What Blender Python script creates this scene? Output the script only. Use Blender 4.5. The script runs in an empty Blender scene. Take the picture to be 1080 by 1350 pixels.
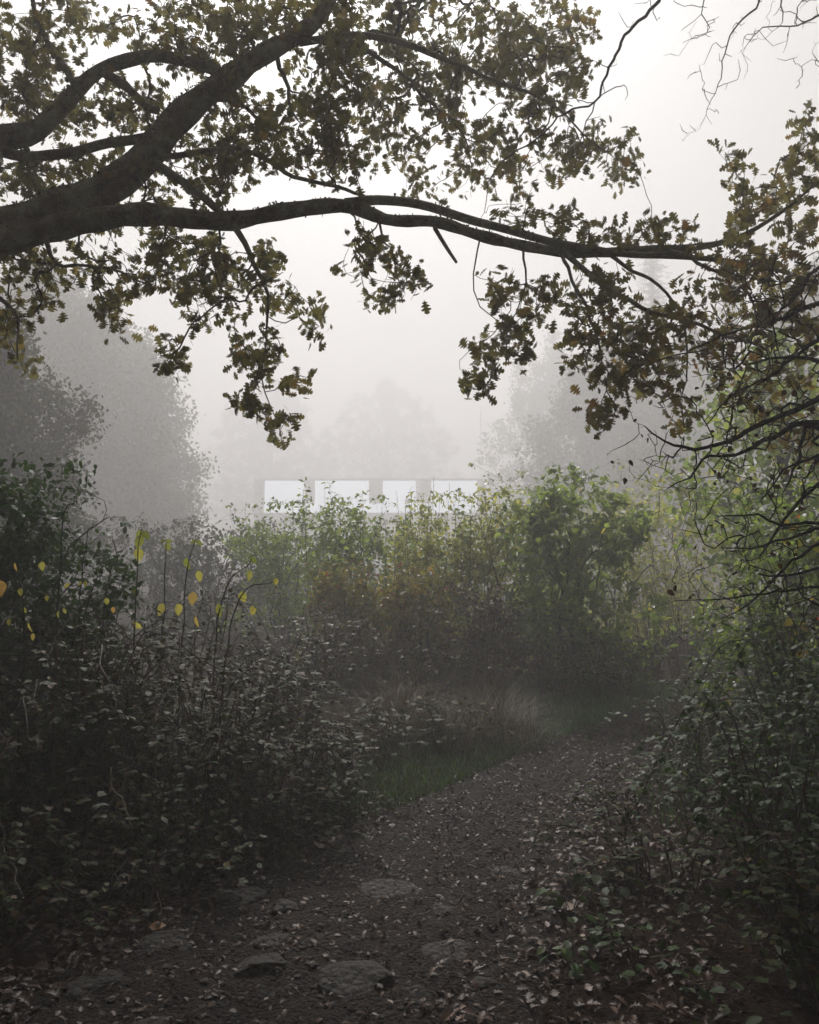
import bpy, math
import numpy as np

C = bpy.context.scene.collection
RNG = np.random.default_rng(11)
R = math.radians

# ------------------------------------------------------------------ camera model
F = 1083.0
HZ = 730.0
PITCH = math.atan((HZ - 675.0) / F)
EYE = np.array([0.0, 0.0, 1.6])


def at(px, py, depth):
    """world point seen at photograph pixel (px, py), depth metres ahead of the camera"""
    a, b = (px - 540.0) / F, (675.0 - py) / F
    c, s = math.cos(PITCH), math.sin(PITCH)
    d = np.array([a, c - s * b, s + c * b])
    return EYE + d * (depth / d[1])


# ------------------------------------------------------------------ mesh helpers
def build(name, verts, faces, mat, parent=None, tint=None, smooth=True):
    """faces: list of integer arrays, each (n, k)"""
    verts = np.ascontiguousarray(verts, np.float32)
    if not isinstance(faces, (list, tuple)):
        faces = [faces]
    faces = [np.ascontiguousarray(f, np.int32) for f in faces if len(f)]
    me = bpy.data.meshes.new(name)
    me.vertices.add(len(verts))
    me.vertices.foreach_set('co', verts.ravel())
    nl = sum(f.size for f in faces)
    me.loops.add(nl)
    me.loops.foreach_set('vertex_index', np.concatenate([f.ravel() for f in faces]))
    tot = np.concatenate([np.full(len(f), f.shape[1], np.int32) for f in faces])
    st = np.concatenate([[0], np.cumsum(tot)[:-1]]).astype(np.int32)
    me.polygons.add(len(tot))
    me.polygons.foreach_set('loop_start', st)
    me.polygons.foreach_set('loop_total', tot)
    me.polygons.foreach_set('use_smooth', np.full(len(tot), smooth))
    if tint is not None:
        a = me.attributes.new('tint', 'FLOAT', 'POINT')
        a.data.foreach_set('value', np.ascontiguousarray(tint, np.float32))
    me.update(calc_edges=True)
    me.materials.append(mat)
    o = bpy.data.objects.new(name, me)
    C.objects.link(o)
    if parent is not None:
        o.parent = parent
    return o


class Geo:
    """collects pieces that make up one mesh"""
    def __init__(s):
        s.v, s.f, s.t, s.n = [], {}, [], 0

    def add(s, v, faces, t=0.5):
        v = np.asarray(v, float)
        if not isinstance(faces, (list, tuple)):
            faces = [faces]
        for f in faces:
            f = np.asarray(f, int)
            if len(f):
                s.f.setdefault(f.shape[1], []).append(f + s.n)
        s.v.append(v)
        s.t.append(np.broadcast_to(np.asarray(t, float), (len(v),)))
        s.n += len(v)

    def box(s, x0, x1, y0, y1, z0, z1):
        v = [(x, y, z) for z in (z0, z1) for x, y in ((x0, y0), (x1, y0), (x1, y1), (x0, y1))]
        f = [(3, 2, 1, 0), (4, 5, 6, 7), (0, 1, 5, 4), (1, 2, 6, 5), (2, 3, 7, 6), (3, 0, 4, 7)]
        s.add(v, np.array(f))

    def build(s, name, mat, parent=None, origin=None, smooth=True):
        v = np.concatenate(s.v)
        if origin is not None:
            v = v - np.asarray(origin)
        return build(name, v, [np.concatenate(x) for x in s.f.values()], mat, parent, np.concatenate(s.t), smooth)


def tag(o, label=None, cat=None, group=None, kind=None):
    for k, x in (('label', label), ('category', cat), ('group', group), ('kind', kind)):
        if x:
            o[k] = x
    return o


def empty(name, loc, label, cat, group=None):
    o = bpy.data.objects.new(name, None)
    C.objects.link(o)
    o.location = loc
    o.empty_display_size = 0.2
    return tag(o, label, cat, group)


def nrm(a):
    return a / np.maximum(np.linalg.norm(a, axis=-1, keepdims=True), 1e-9)


def tubes(polys, sides=6, tipscale=1.0):
    """polylines with radii -> one vertex / quad array"""
    g = Geo()
    for pts, rad in polys:
        pts = np.asarray(pts, float)
        k = len(pts)
        if k < 2:
            continue
        rad = np.asarray(rad, float)
        sd = sides if np.max(rad) > 0.012 else max(3, sides // 2)
        if np.max(rad) > 0.05:
            sd = sides * 3
        t = nrm(np.gradient(pts, axis=0))
        u = np.cross(t[0], [0.31, 0.2, 0.93])
        if np.linalg.norm(u) < 1e-3:
            u = np.cross(t[0], [1, 0, 0])
        u /= np.linalg.norm(u)
        rings = []
        ang = np.linspace(0, 2 * math.pi, sd, endpoint=False)
        for i in range(k):
            u = u - t[i] * np.dot(u, t[i])
            u /= max(np.linalg.norm(u), 1e-9)
            w = np.cross(t[i], u)
            rr = rad[i]
            if rr > .03:   # knotty, ridged bark
                q = i * .55
                rr = rr * (1 + .07 * np.sin(3 * ang + q * .7) + .05 * np.sin(7 * ang + 1.3 * np.sin(q)) + .05 * np.sin(q * 1.9 + 2 * ang) + .04 * np.sin(11 * ang - q * .5))[:, None]
            rings.append(pts[i] + rr * (np.cos(ang)[:, None] * u + np.sin(ang)[:, None] * w))
        v = np.concatenate(rings)
        i = np.arange(k - 1)[:, None] * sd
        j = np.arange(sd)[None]
        a, b = i + j, i + (j + 1) % sd
        f = np.stack([a, b, b + sd, a + sd], -1).reshape(-1, 4)
        if sd == 3:
            caps = [np.array([[2, 1, 0]]), np.array([[(k - 1) * sd, (k - 1) * sd + 1, (k - 1) * sd + 2]])]
            g.add(v, [f] + caps)
        else:
            caps = [np.arange(sd)[::-1][None], ((k - 1) * sd + np.arange(sd))[None]]
            g.add(v, [f] + caps)
    return g


def resample(pts, rad, step):
    pts = np.asarray(pts, float)
    rad = np.asarray(rad, float)
    d = np.concatenate([[0], np.cumsum(np.linalg.norm(np.diff(pts, axis=0), axis=1))])
    n = max(2, int(d[-1] / step) + 1)
    # Catmull-Rom through the points
    s = np.linspace(0, d[-1], n)
    idx = np.clip(np.searchsorted(d, s, 'right') - 1, 0, len(pts) - 2)
    t = ((s - d[idx]) / np.maximum(d[idx + 1] - d[idx], 1e-9))[:, None]
    p = np.vstack([2 * pts[0] - pts[1], pts, 2 * pts[-1] - pts[-2]])
    p0, p1, p2, p3 = p[idx], p[idx + 1], p[idx + 2], p[idx + 3]
    out = 0.5 * (2 * p1 + (p2 - p0) * t + (2 * p0 - 5 * p1 + 4 * p2 - p3) * t * t + (3 * p1 - p0 - 3 * p2 + p3) * t ** 3)
    return out, np.interp(s, d, rad)


def wobble(pts, amp, rng, freq=3.0):
    pts = pts.copy()
    n = len(pts)
    s = np.linspace(0, 1, n)
    for k in (1, 2.3, 4.1):
        ph = rng.uniform(0, 6.3, 3)
        pts += (amp / k) * np.sin(s[:, None] * freq * k * 3 + ph) * np.minimum(1, s * 6)[:, None]
    return pts


def grow(mains, targets, rng, step=0.1, rt=0.002, pw=0.45, bend=0.35, jit=0.12, sag=0.0):
    """grow twigs from the main branches to every target point; returns twig polylines and their tips"""
    targets = np.asarray(targets, float)
    cap = sum(len(m[0]) for m in mains) + len(targets) * 64 + 1000
    P = np.zeros((cap, 3))
    par = np.full(cap, -1)
    RM = np.zeros(cap)
    n = 0
    for pts, rad in mains:
        k = len(pts)
        P[n:n + k] = pts
        RM[n:n + k] = rad
        par[n + 1:n + k] = np.arange(n, n + k - 1)
        n += k
    nm = n
    dm = np.array([((P[:nm] - t) ** 2).sum(1).min() for t in targets])
    ends = []
    for t in targets[np.argsort(dm)]:
        d2 = ((P[:n] - t) ** 2).sum(1)
        i = int(np.argmin(d2))
        L = math.sqrt(d2[i])
        if L < step * 0.25:
            continue
        k = int(min(60, max(2, round(L / step))))
        a = P[i]
        dirp = a - P[par[i]] if par[i] >= 0 else (t - a)
        dirp = dirp / max(np.linalg.norm(dirp), 1e-9)
        c = a + dirp * L * bend + (t - a) * 0.25 + rng.normal(0, 1, 3) * L * jit + np.array([0, 0, sag * L])
        s = np.linspace(0, 1, k + 1)[1:, None]
        pts = (1 - s) ** 2 * a + 2 * s * (1 - s) * c + s * s * t
        pts[:-1] += rng.normal(0, 1, (k - 1, 3)) * step * 0.08
        P[n:n + k] = pts
        par[n] = i
        par[n + 1:n + k] = np.arange(n, n + k - 1)
        n += k
        ends.append(n - 1)
    cnt = np.zeros(n)
    cnt[ends] += 1
    for i in range(n - 1, nm - 1, -1):
        if par[i] >= 0:
            cnt[par[i]] += cnt[i]
    rad = rt * np.maximum(cnt, 1) ** pw
    heavy = np.full(n, -1)
    best = np.zeros(n)
    for i in range(nm, n):
        p = par[i]
        if p >= nm and cnt[i] > best[p]:
            best[p] = cnt[i]
            heavy[p] = i
    polys = []
    for i in range(nm, n):
        p = par[i]
        if p >= nm and heavy[p] == i:
            continue
        lim = RM[p] * 0.8 if p < nm else rad[p]
        ch = [p, i]
        while heavy[ch[-1]] >= 0:
            ch.append(heavy[ch[-1]])
        rr = np.minimum(rad[ch], lim)
        rr[0] = rr[1]
        rr[-1] *= 0.55
        polys.append((P[ch], rr))
    ends = np.array(ends)
    return polys, P[ends], nrm(P[ends] - P[par[ends]])


# ------------------------------------------------------------------ leaf outlines: x across, y along, z out of the blade
def strip_leaf(rows, mid=True, curl=0.12, fold=0.25):
    v, f = [], []
    k = 3 if mid else 2
    for t, w in rows:
        z = -curl * t * t
        v += [(-w, t, z + fold * w), (0, t, z), (w, t, z + fold * w)] if mid else [(-w, t, z), (w, t, z)]
    for i in range(len(rows) - 1):
        for j in range(k - 1):
            a = i * k + j
            f.append((a, a + 1, a + 1 + k, a + k))
    return np.array(v), np.array(f)


OAK = strip_leaf([(0, .015), (.14, .03), (.2, .22), (.27, .24), (.31, .08), (.42, .36), (.49, .38), (.54, .11), (.66, .44), (.74, .42), (.79, .15), (.88, .28), (.97, .14), (1, .03)], mid=False)
OAKM = strip_leaf([(0, .015), (.12, .04), (.2, .18), (.29, .08), (.42, .32), (.53, .12), (.68, .40), (.78, .16), (.88, .25), (.97, .12), (1, .03)], mid=True, curl=.25, fold=.35)
OVATE = strip_leaf([(0, .02), (.18, .25), (.42, .34), (.7, .24), (.9, .09), (1, .01)], mid=True, curl=.18, fold=.22)
LANCE = strip_leaf([(0, .02), (.25, .16), (.55, .19), (.82, .10), (1, .01)], mid=True, curl=.2, fold=.2)
ROUND = strip_leaf([(0, .03), (.15, .3), (.45, .42), (.75, .33), (.93, .13), (1, .02)], mid=True, curl=.15, fold=.15)
FLAT = strip_leaf([(0, .02), (.18, .25), (.42, .36), (.7, .25), (.9, .09), (1, .01)], mid=True, curl=.12, fold=.1)
MAPLE = strip_leaf([(0, .02), (.05, .25), (.12, .42), (.25, .28), (.38, .3), (.5, .5), (.6, .27), (.8, .17), (1, .01)], mid=True, curl=.15, fold=.12)
FARLEAF = strip_leaf([(0, .06), (.5, .4), (1, .06)], mid=False, curl=.3)
CLUMP = strip_leaf([(0, .05), (.3, .38), (.6, .3), (.75, .42), (1, .08)], mid=False, curl=.3)
NEEDLE = strip_leaf([(0, .10), (.6, .10), (1, .02)], mid=False, curl=.1)


def leaf_arrays(pos, along, up, size, tmpl, rng, tint, flat=1.0):
    tv, tf = tmpl
    n = len(pos)
    y = nrm(along)
    z = up - y * (up * y).sum(1, keepdims=True)
    z = nrm(z + 1e-6)
    x = np.cross(y, z)
    wz = rng.uniform(0.2, 1.8, (n, 1, 1)) * flat
    wx = rng.uniform(0.8, 1.15, (n, 1, 1))
    s = np.asarray(size, float).reshape(-1, 1, 1)
    v = pos[:, None] + s * (tv[None, :, 0:1] * wx * x[:, None] + tv[None, :, 1:2] * y[:, None] + tv[None, :, 2:3] * wz * z[:, None])
    f = tf[None] + (np.arange(n) * len(tv))[:, None, None]
    return v.reshape(-1, 3), f.reshape(-1, tf.shape[1]), np.repeat(tint, len(tv))


def rdir(rng, n):
    return nrm(rng.normal(0, 1, (n, 3)))


# ------------------------------------------------------------------ materials
def nodes(m):
    m.use_nodes = True
    nt = m.node_tree
    nt.nodes.clear()
    return nt, (lambda t, **k: _nd(nt, t, **k))


def _nd(nt, t, **k):
    n = nt.nodes.new(t)
    for a, b in k.items():
        if a.startswith('i_'):
            key = a[2:].replace('_', ' ')
            n.inputs[int(key) if key.isdigit() else key].default_value = b
        else:
            setattr(n, a, b)
    return n


def ramp(nt, stops, interp='LINEAR'):
    r = nt.nodes.new('ShaderNodeValToRGB')
    r.color_ramp.interpolation = interp
    e = r.color_ramp.elements
    while len(e) > 1:
        e.remove(e[0])
    e[0].position = stops[0][0]
    e[0].color = (*stops[0][1], 1)
    for p, c in stops[1:]:
        q = e.new(p)
        q.color = (*c, 1)
    return r


def leaf_mat(name, stops, rough=0.42, trans=0.35, spec=0.5, glow=1.6):
    m = bpy.data.materials.new(name)
    nt, nd = nodes(m)
    L = nt.links.new
    at_ = nd('ShaderNodeAttribute', attribute_name='tint')
    r = ramp(nt, stops)
    L(at_.outputs['Fac'], r.inputs[0])
    tc = nd('ShaderNodeTexCoord')
    no = nd('ShaderNodeTexNoise', i_Scale=35.0, i_Detail=3.0)
    L(tc.outputs['Object'], no.inputs['Vector'])
    mr = nd('ShaderNodeMapRange', i_3=0.65, i_4=1.35)
    L(no.outputs['Fac'], mr.inputs[0])
    mu = nd('ShaderNodeMix', data_type='RGBA', blend_type='MULTIPLY')
    mu.inputs[0].default_value = 1
    L(r.outputs[0], mu.inputs[6])
    L(mr.outputs[0], mu.inputs[7])
    p = nd('ShaderNodeBsdfPrincipled', i_Roughness=rough)
    p.inputs['Specular IOR Level'].default_value = spec
    L(mu.outputs[2], p.inputs['Base Color'])
    tr = nd('ShaderNodeBsdfTranslucent')
    g = nd('ShaderNodeMix', data_type='RGBA', blend_type='MULTIPLY')
    g.inputs[0].default_value = 1
    g.inputs[7].default_value = (glow * 1.05, glow * 1.05, glow * 0.6, 1)
    L(mu.outputs[2], g.inputs[6])
    L(g.outputs[2], tr.inputs[0])
    mx = nd('ShaderNodeMixShader', i_Fac=trans)
    L(p.outputs[0], mx.inputs[1])
    L(tr.outputs[0], mx.inputs[2])
    o = nd('ShaderNodeOutputMaterial')
    L(mx.outputs[0], o.inputs[0])
    return m


def bark_mat(name, c0, c1, moss, moss_amt=0.45, scale=9.0, rough=0.85):
    m = bpy.data.materials.new(name)
    nt, nd = nodes(m)
    L = nt.links.new
    tc = nd('ShaderNodeTexCoord')
    no = nd('ShaderNodeTexNoise', i_Scale=scale, i_Detail=8.0, i_Roughness=0.65)
    vo = nd('ShaderNodeTexVoronoi', i_Scale=scale * 3.2, feature='DISTANCE_TO_EDGE')
    n2 = nd('ShaderNodeTexNoise', i_Scale=scale * 0.45, i_Detail=6.0, i_Roughness=0.7)
    for q in (no, vo, n2):
        L(tc.outputs['Object'], q.inputs['Vector'])
    r1 = ramp(nt, [(0.3, c0), (0.7, c1)])
    L(no.outputs['Fac'], r1.inputs[0])
    r2 = ramp(nt, [(max(0, 1 - moss_amt - .1), (0, 0, 0)), (min(1, 1 - moss_amt + .08), (1, 1, 1))])
    L(n2.outputs['Fac'], r2.inputs[0])
    mx = nd('ShaderNodeMix', data_type='RGBA')
    mx.inputs[7].default_value = (*moss, 1)
    L(r2.outputs[0], mx.inputs[0])
    L(r1.outputs[0], mx.inputs[6])
    p = nd('ShaderNodeBsdfPrincipled', i_Roughness=rough)
    L(mx.outputs[2], p.inputs['Base Color'])
    ad = nd('ShaderNodeMath', operation='MULTIPLY_ADD')
    ad.inputs[1].default_value = 0.7
    L(vo.outputs['Distance'], ad.inputs[0])
    L(no.outputs['Fac'], ad.inputs[2])
    bu = nd('ShaderNodeBump', i_Strength=0.9, i_Distance=0.03)
    L(ad.outputs[0], bu.inputs['Height'])
    L(bu.outputs[0], p.inputs['Normal'])
    o = nd('ShaderNodeOutputMaterial')
    L(p.outputs[0], o.inputs[0])
    return m


def soil_mat(name, stops, scale, bump, rough=0.8, fine=60.0, spec=0.5):
    m = bpy.data.materials.new(name)
    nt, nd = nodes(m)
    L = nt.links.new
    tc = nd('ShaderNodeTexCoord')
    a = nd('ShaderNodeTexNoise', i_Scale=scale, i_Detail=10.0, i_Roughness=0.7)
    b = nd('ShaderNodeTexNoise', i_Scale=fine, i_Detail=6.0, i_Roughness=0.75)
    v = nd('ShaderNodeTexVoronoi', i_Scale=fine * 0.9)
    for q in (a, b, v):
        L(tc.outputs['Object'], q.inputs['Vector'])
    mi = nd('ShaderNodeMath', operation='MULTIPLY_ADD')
    mi.inputs[1].default_value = 0.6
    mm = nd('ShaderNodeMath', operation='MULTIPLY')
    mm.inputs[1].default_value = 0.45
    L(b.outputs['Fac'], mm.inputs[0])
    L(a.outputs['Fac'], mi.inputs[0])
    L(mm.outputs[0], mi.inputs[2])
    r = ramp(nt, stops)
    L(mi.outputs[0], r.inputs[0])
    p = nd('ShaderNodeBsdfPrincipled', i_Roughness=rough)
    p.inputs['Specular IOR Level'].default_value = spec
    L(r.outputs[0], p.inputs['Base Color'])
    h = nd('ShaderNodeMath', operation='SUBTRACT')
    L(b.outputs['Fac'], h.inputs[0])
    L(v.outputs['Distance'], h.inputs[1])
    bu = nd('ShaderNodeBump', i_Strength=bump, i_Distance=0.02)
    L(h.outputs[0], bu.inputs['Height'])
    L(bu.outputs[0], p.inputs['Normal'])
    o = nd('ShaderNodeOutputMaterial')
    L(p.outputs[0], o.inputs[0])
    return m


def plain_mat(name, c, rough=0.7, emit=None, strength=0.0, var=0.25, scale=3.0):
    m = bpy.data.materials.new(name)
    nt, nd = nodes(m)
    L = nt.links.new
    tc = nd('ShaderNodeTexCoord')
    no = nd('ShaderNodeTexNoise', i_Scale=scale, i_Detail=6.0)
    L(tc.outputs['Object'], no.inputs['Vector'])
    r = ramp(nt, [(0.25, tuple(x * (1 - var) for x in c)), (0.75, tuple(min(1, x * (1 + var)) for x in c))])
    L(no.outputs['Fac'], r.inputs[0])
    p = nd('ShaderNodeBsdfPrincipled', i_Roughness=rough)
    L(r.outputs[0], p.inputs['Base Color'])
    if emit:
        p.inputs['Emission Color'].default_value = (*emit, 1)
        p.inputs['Emission Strength'].default_value = strength
    o = nd('ShaderNodeOutputMaterial')
    L(p.outputs[0], o.inputs[0])
    return m


M = {}
M['oak'] = leaf_mat('oak_leaf', [(0, (.082, .078, .040)), (.4, (.118, .106, .052)), (.62, (.150, .118, .056)), (.8, (.18, .10, .044)), (.93, (.24, .12, .042)), (1, (.27, .21, .06))], rough=.45, trans=.5, glow=1.65)
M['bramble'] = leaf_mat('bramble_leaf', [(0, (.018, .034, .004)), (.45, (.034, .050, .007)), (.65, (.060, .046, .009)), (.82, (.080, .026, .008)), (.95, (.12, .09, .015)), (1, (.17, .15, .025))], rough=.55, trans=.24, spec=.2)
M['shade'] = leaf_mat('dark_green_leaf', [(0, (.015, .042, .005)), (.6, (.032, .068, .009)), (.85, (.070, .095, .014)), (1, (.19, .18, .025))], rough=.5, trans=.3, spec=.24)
M['hazel'] = leaf_mat('hazel_leaf', [(0, (.085, .130, .040)), (.6, (.140, .190, .055)), (.9, (.21, .235, .06)), (1, (.30, .26, .06))], rough=.36, trans=.55, spec=.45, glow=2.0)
M['pale'] = leaf_mat('pale_green_leaf', [(0, (.135, .160, .048)), (.5, (.215, .230, .068)), (.8, (.31, .29, .09)), (1, (.40, .33, .09))], rough=.34, trans=.58, spec=.5, glow=2.0)
M['autumn'] = leaf_mat('autumn_leaf', [(0, (.11, .12, .028)), (.45, (.18, .16, .034)), (.8, (.25, .18, .034)), (.92, (.25, .11, .03)), (.97, (.28, .06, .03)), (1, (.30, .05, .03))], rough=.42, trans=.45)
M['rust'] = leaf_mat('rust_leaf', [(0, (.035, .032, .010)), (.5, (.065, .040, .016)), (1, (.12, .05, .02))], rough=.5, trans=.2)
M['yellow'] = leaf_mat('yellow_leaf', [(0, (.15, .20, .05)), (.4, (.32, .31, .085)), (.75, (.44, .36, .12)), (1, (.44, .26, .10))], rough=.45, trans=.5, glow=1.4)
M['fog'] = leaf_mat('far_tree_leaf', [(0, (.022, .026, .012)), (.7, (.040, .044, .018)), (1, (.085, .075, .03))], rough=.6, trans=.25)
M['spruce'] = leaf_mat('spruce_needle', [(0, (.02, .032, .018)), (1, (.04, .055, .03))], rough=.6, trans=.1)
M['moss'] = leaf_mat('moss_and_lichen', [(0, (.035, .038, .015)), (.55, (.075, .078, .035)), (.8, (.13, .13, .085)), (1, (.24, .24, .19))], rough=.9, trans=.1, spec=.2)
M['litter'] = leaf_mat('fallen_oak_leaf', [(0, (.028, .013, .008)), (.5, (.055, .028, .018)), (.82, (.105, .062, .042)), (1, (.24, .17, .13))], rough=.48, trans=.05, spec=.3)
M['orange'] = leaf_mat('orange_leaf', [(0, (.28, .12, .045)), (1, (.34, .17, .06))], rough=.5, trans=.2)
M['grass'] = leaf_mat('grass_blade', [(0, (.028, .044, .016)), (.5, (.050, .095, .027)), (1, (.085, .20, .045))], rough=.45, trans=.3)
M['straw'] = leaf_mat('dry_grass_blade', [(0, (.030, .028, .012)), (.45, (.070, .052, .027)), (.85, (.115, .085, .046)), (1, (.20, .155, .09))], rough=.6, trans=.2)
M['bark'] = bark_mat('oak_bark', (.042, .029, .020), (.22, .15, .105), (.34, .33, .24), .46, 11)
M['twig'] = bark_mat('twig_bark', (.016, .011, .008), (.048, .032, .022), (.05, .05, .03), .3, 30)
M['darktwig'] = bark_mat('hawthorn_bark', (.006, .005, .0045), (.020, .014, .012), (.03, .03, .02), .25, 30)
M['cane'] = bark_mat('bramble_cane', (.030, .014, .010), (.075, .035, .025), (.05, .06, .02), .35, 25, .6)
M['weed'] = bark_mat('dead_weed_stem', (.035, .022, .018), (.085, .055, .042), (.07, .06, .04), .3, 25)
M['palestem'] = bark_mat('bleached_stem', (.20, .15, .10), (.36, .29, .21), (.22, .20, .13), .2, 30)
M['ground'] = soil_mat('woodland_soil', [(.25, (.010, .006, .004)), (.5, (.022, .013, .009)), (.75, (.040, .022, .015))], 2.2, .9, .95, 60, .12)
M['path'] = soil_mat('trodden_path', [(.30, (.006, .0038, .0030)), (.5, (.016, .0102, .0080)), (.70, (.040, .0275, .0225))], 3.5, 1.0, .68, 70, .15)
M['stone'] = soil_mat('path_stone', [(.3, (.014, .0112, .0095)), (.7, (.048, .040, .034))], 7, .9, .6, 40, .3)
M['wall'] = plain_mat('pavilion_render', (.62, .62, .62), .8)
M['roof'] = plain_mat('pavilion_fascia', (.6, .6, .6), .6)
M['trim'] = plain_mat('roof_trim', (.7, .7, .7), .5)
M['frame'] = plain_mat('window_frame', (.12, .12, .125), .5)
M['lit'] = plain_mat('lit_window', (.7, .72, .75), .2, (.84, .90, 1.0), 1.25)  # even pale emission makes the panes bright
M['pole'] = plain_mat('grey_pole', (.7, .7, .7), .5)
M['band'] = plain_mat('white_band', (.85, .85, .85), .4, (1, 1, 1), 0.0)  # white put on the added pole in place of bright slits

# ------------------------------------------------------------------ ground and path
PATH = np.array([(-.75, -6, 1.1), (-.65, 1.0, 1.0), (-.57, 2.8, .95), (-.40, 3.33, .90), (-.05, 4.13, .80), (.28, 4.68, .66), (.68, 5.4, .54),
                 (1.30, 6.4, .52), (1.85, 7.2, .50), (2.65, 8.1, .5), (4.3, 8.9, .55), (8, 9.6, .6), (20, 11, .6)])


def path_edge(x, y):
    """distance outside the path's edge (negative on it)"""
    x, y = np.asarray(x, float), np.asarray(y, float)
    best = np.full(x.shape, 1e9)
    for (x0, y0, w0), (x1, y1, w1) in zip(PATH[:-1], PATH[1:]):
        dx, dy = x1 - x0, y1 - y0
        t = np.clip(((x - x0) * dx + (y - y0) * dy) / (dx * dx + dy * dy), 0, 1)
        d = np.hypot(x - x0 - t * dx, y - y0 - t * dy) - (w0 + t * (w1 - w0))
        best = np.minimum(best, d)
    return best


_k = np.random.default_rng(5)
_W = [(_k.normal(0, 1, 2) * f, _k.uniform(0, 6.3), a) for f, a in ((.5, .05), (.9, .04), (1.6, .03), (2.7, .018), (4.5, .012), (8, .008), (14, .006)) for _ in range(2)]


def waves(x, y, lo=0):
    z = 0
    for (kx, ky), p, a in _W[lo:]:
        z = z + a * np.sin(kx * x + ky * y + p)
    return z


def hgt(x, y):
    x, y = np.asarray(x, float), np.asarray(y, float)
    e = path_edge(x, y)
    s = np.clip(e / 1.6, 0, 1)
    s = s * s * (3 - 2 * s)
    return waves(x, y) * np.clip(.25 + e, .25, 1) * .8 + s * np.where(x < 0, .24, .16)


def gz(x, y):
    return float(hgt(np.array([x]), np.array([y]))[0])


def make_ground():
    def axis(lo, hi, near0, near1, d):
        a = list(np.arange(near0, near1, d))
        q, s = near1, d
        while q < hi:
            a.append(q)
            s *= 1.12
            q += s
        a.append(hi)
        q, s = near0 - d, d
        b = []
        while q > lo:
            b.append(q)
            s *= 1.12
            q -= s
        b.append(lo)
        return np.array(b[::-1] + a)
    X, Y = axis(-205, 205, -4, 5, .05), axis(-60, 205, 1.0, 11, .05)
    gx, gy = np.meshgrid(X, Y)
    e = path_edge(gx, gy)
    z = hgt(gx, gy) - .06 * np.clip((.06 - e) / .1, 0, 1)
    v = np.stack([gx, gy, z], -1).reshape(-1, 3)
    nx, ny = len(X), len(Y)
    i = (np.arange(ny - 1)[:, None] * nx + np.arange(nx - 1)[None]).ravel()
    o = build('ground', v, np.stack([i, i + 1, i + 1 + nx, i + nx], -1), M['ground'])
    tag(o, kind='structure')
    # the trodden path: a sheet following its curve, its borders dipping under the soil
    p, w = resample(np.c_[PATH[:, :2], np.zeros(len(PATH))], PATH[:, 2], .03)
    t = nrm(np.gradient(p, axis=0))
    s = np.c_[t[:, 1], -t[:, 0]]
    u = np.linspace(-1.12, 1.12, 75)
    px = p[:, 0:1] + s[:, 0:1] * w[:, None] * u
    py = p[:, 1:2] + s[:, 1:2] * w[:, None] * u
    e = path_edge(px, py)
    rough = .010 * np.sin(px * 23 + 2 * np.sin(py * 9)) * np.sin(py * 27 + 2 * np.sin(px * 8)) + .006 * np.sin(px * 61 + py * 20) * np.sin(py * 55 - px * 31)
    z = hgt(px, py) + .004 + rough * np.clip(-e / .2, 0, 1) - .05 * np.clip((e + .02) / .1, 0, 1)
    v = np.stack([px, py, z], -1).reshape(-1, 3)
    n, k = px.shape
    i = (np.arange(n - 1)[:, None] * k + np.arange(k - 1)[None]).ravel()
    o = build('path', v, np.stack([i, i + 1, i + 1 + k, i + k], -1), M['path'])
    tag(o, kind='structure')


make_ground()


# ------------------------------------------------------------------ plants
def plant(name, cat, label, base, stems, twigs, leaves, stem_mat, leaf_material, group=None, leafname='foliage', stemname='stems', sides=6):
    """an Empty at the base with the wood and the foliage as parts"""
    base = np.asarray(base, float)
    root = empty(name, base, label, cat, group)
    if stems or twigs:
        tubes(list(stems) + list(twigs), sides).build(stemname, stem_mat, root, base)
    if leaves is not None:
        v, f, t = leaves
        build(leafname, v - base, f, leaf_material, root, t)
    return root


def merge(*parts):
    v, f, t, n = [], [], [], 0
    for a, b, c in parts:
        v.append(a)
        f.append(b + n)
        t.append(c)
        n += len(a)
    return np.concatenate(v), np.concatenate(f), np.concatenate(t)


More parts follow.
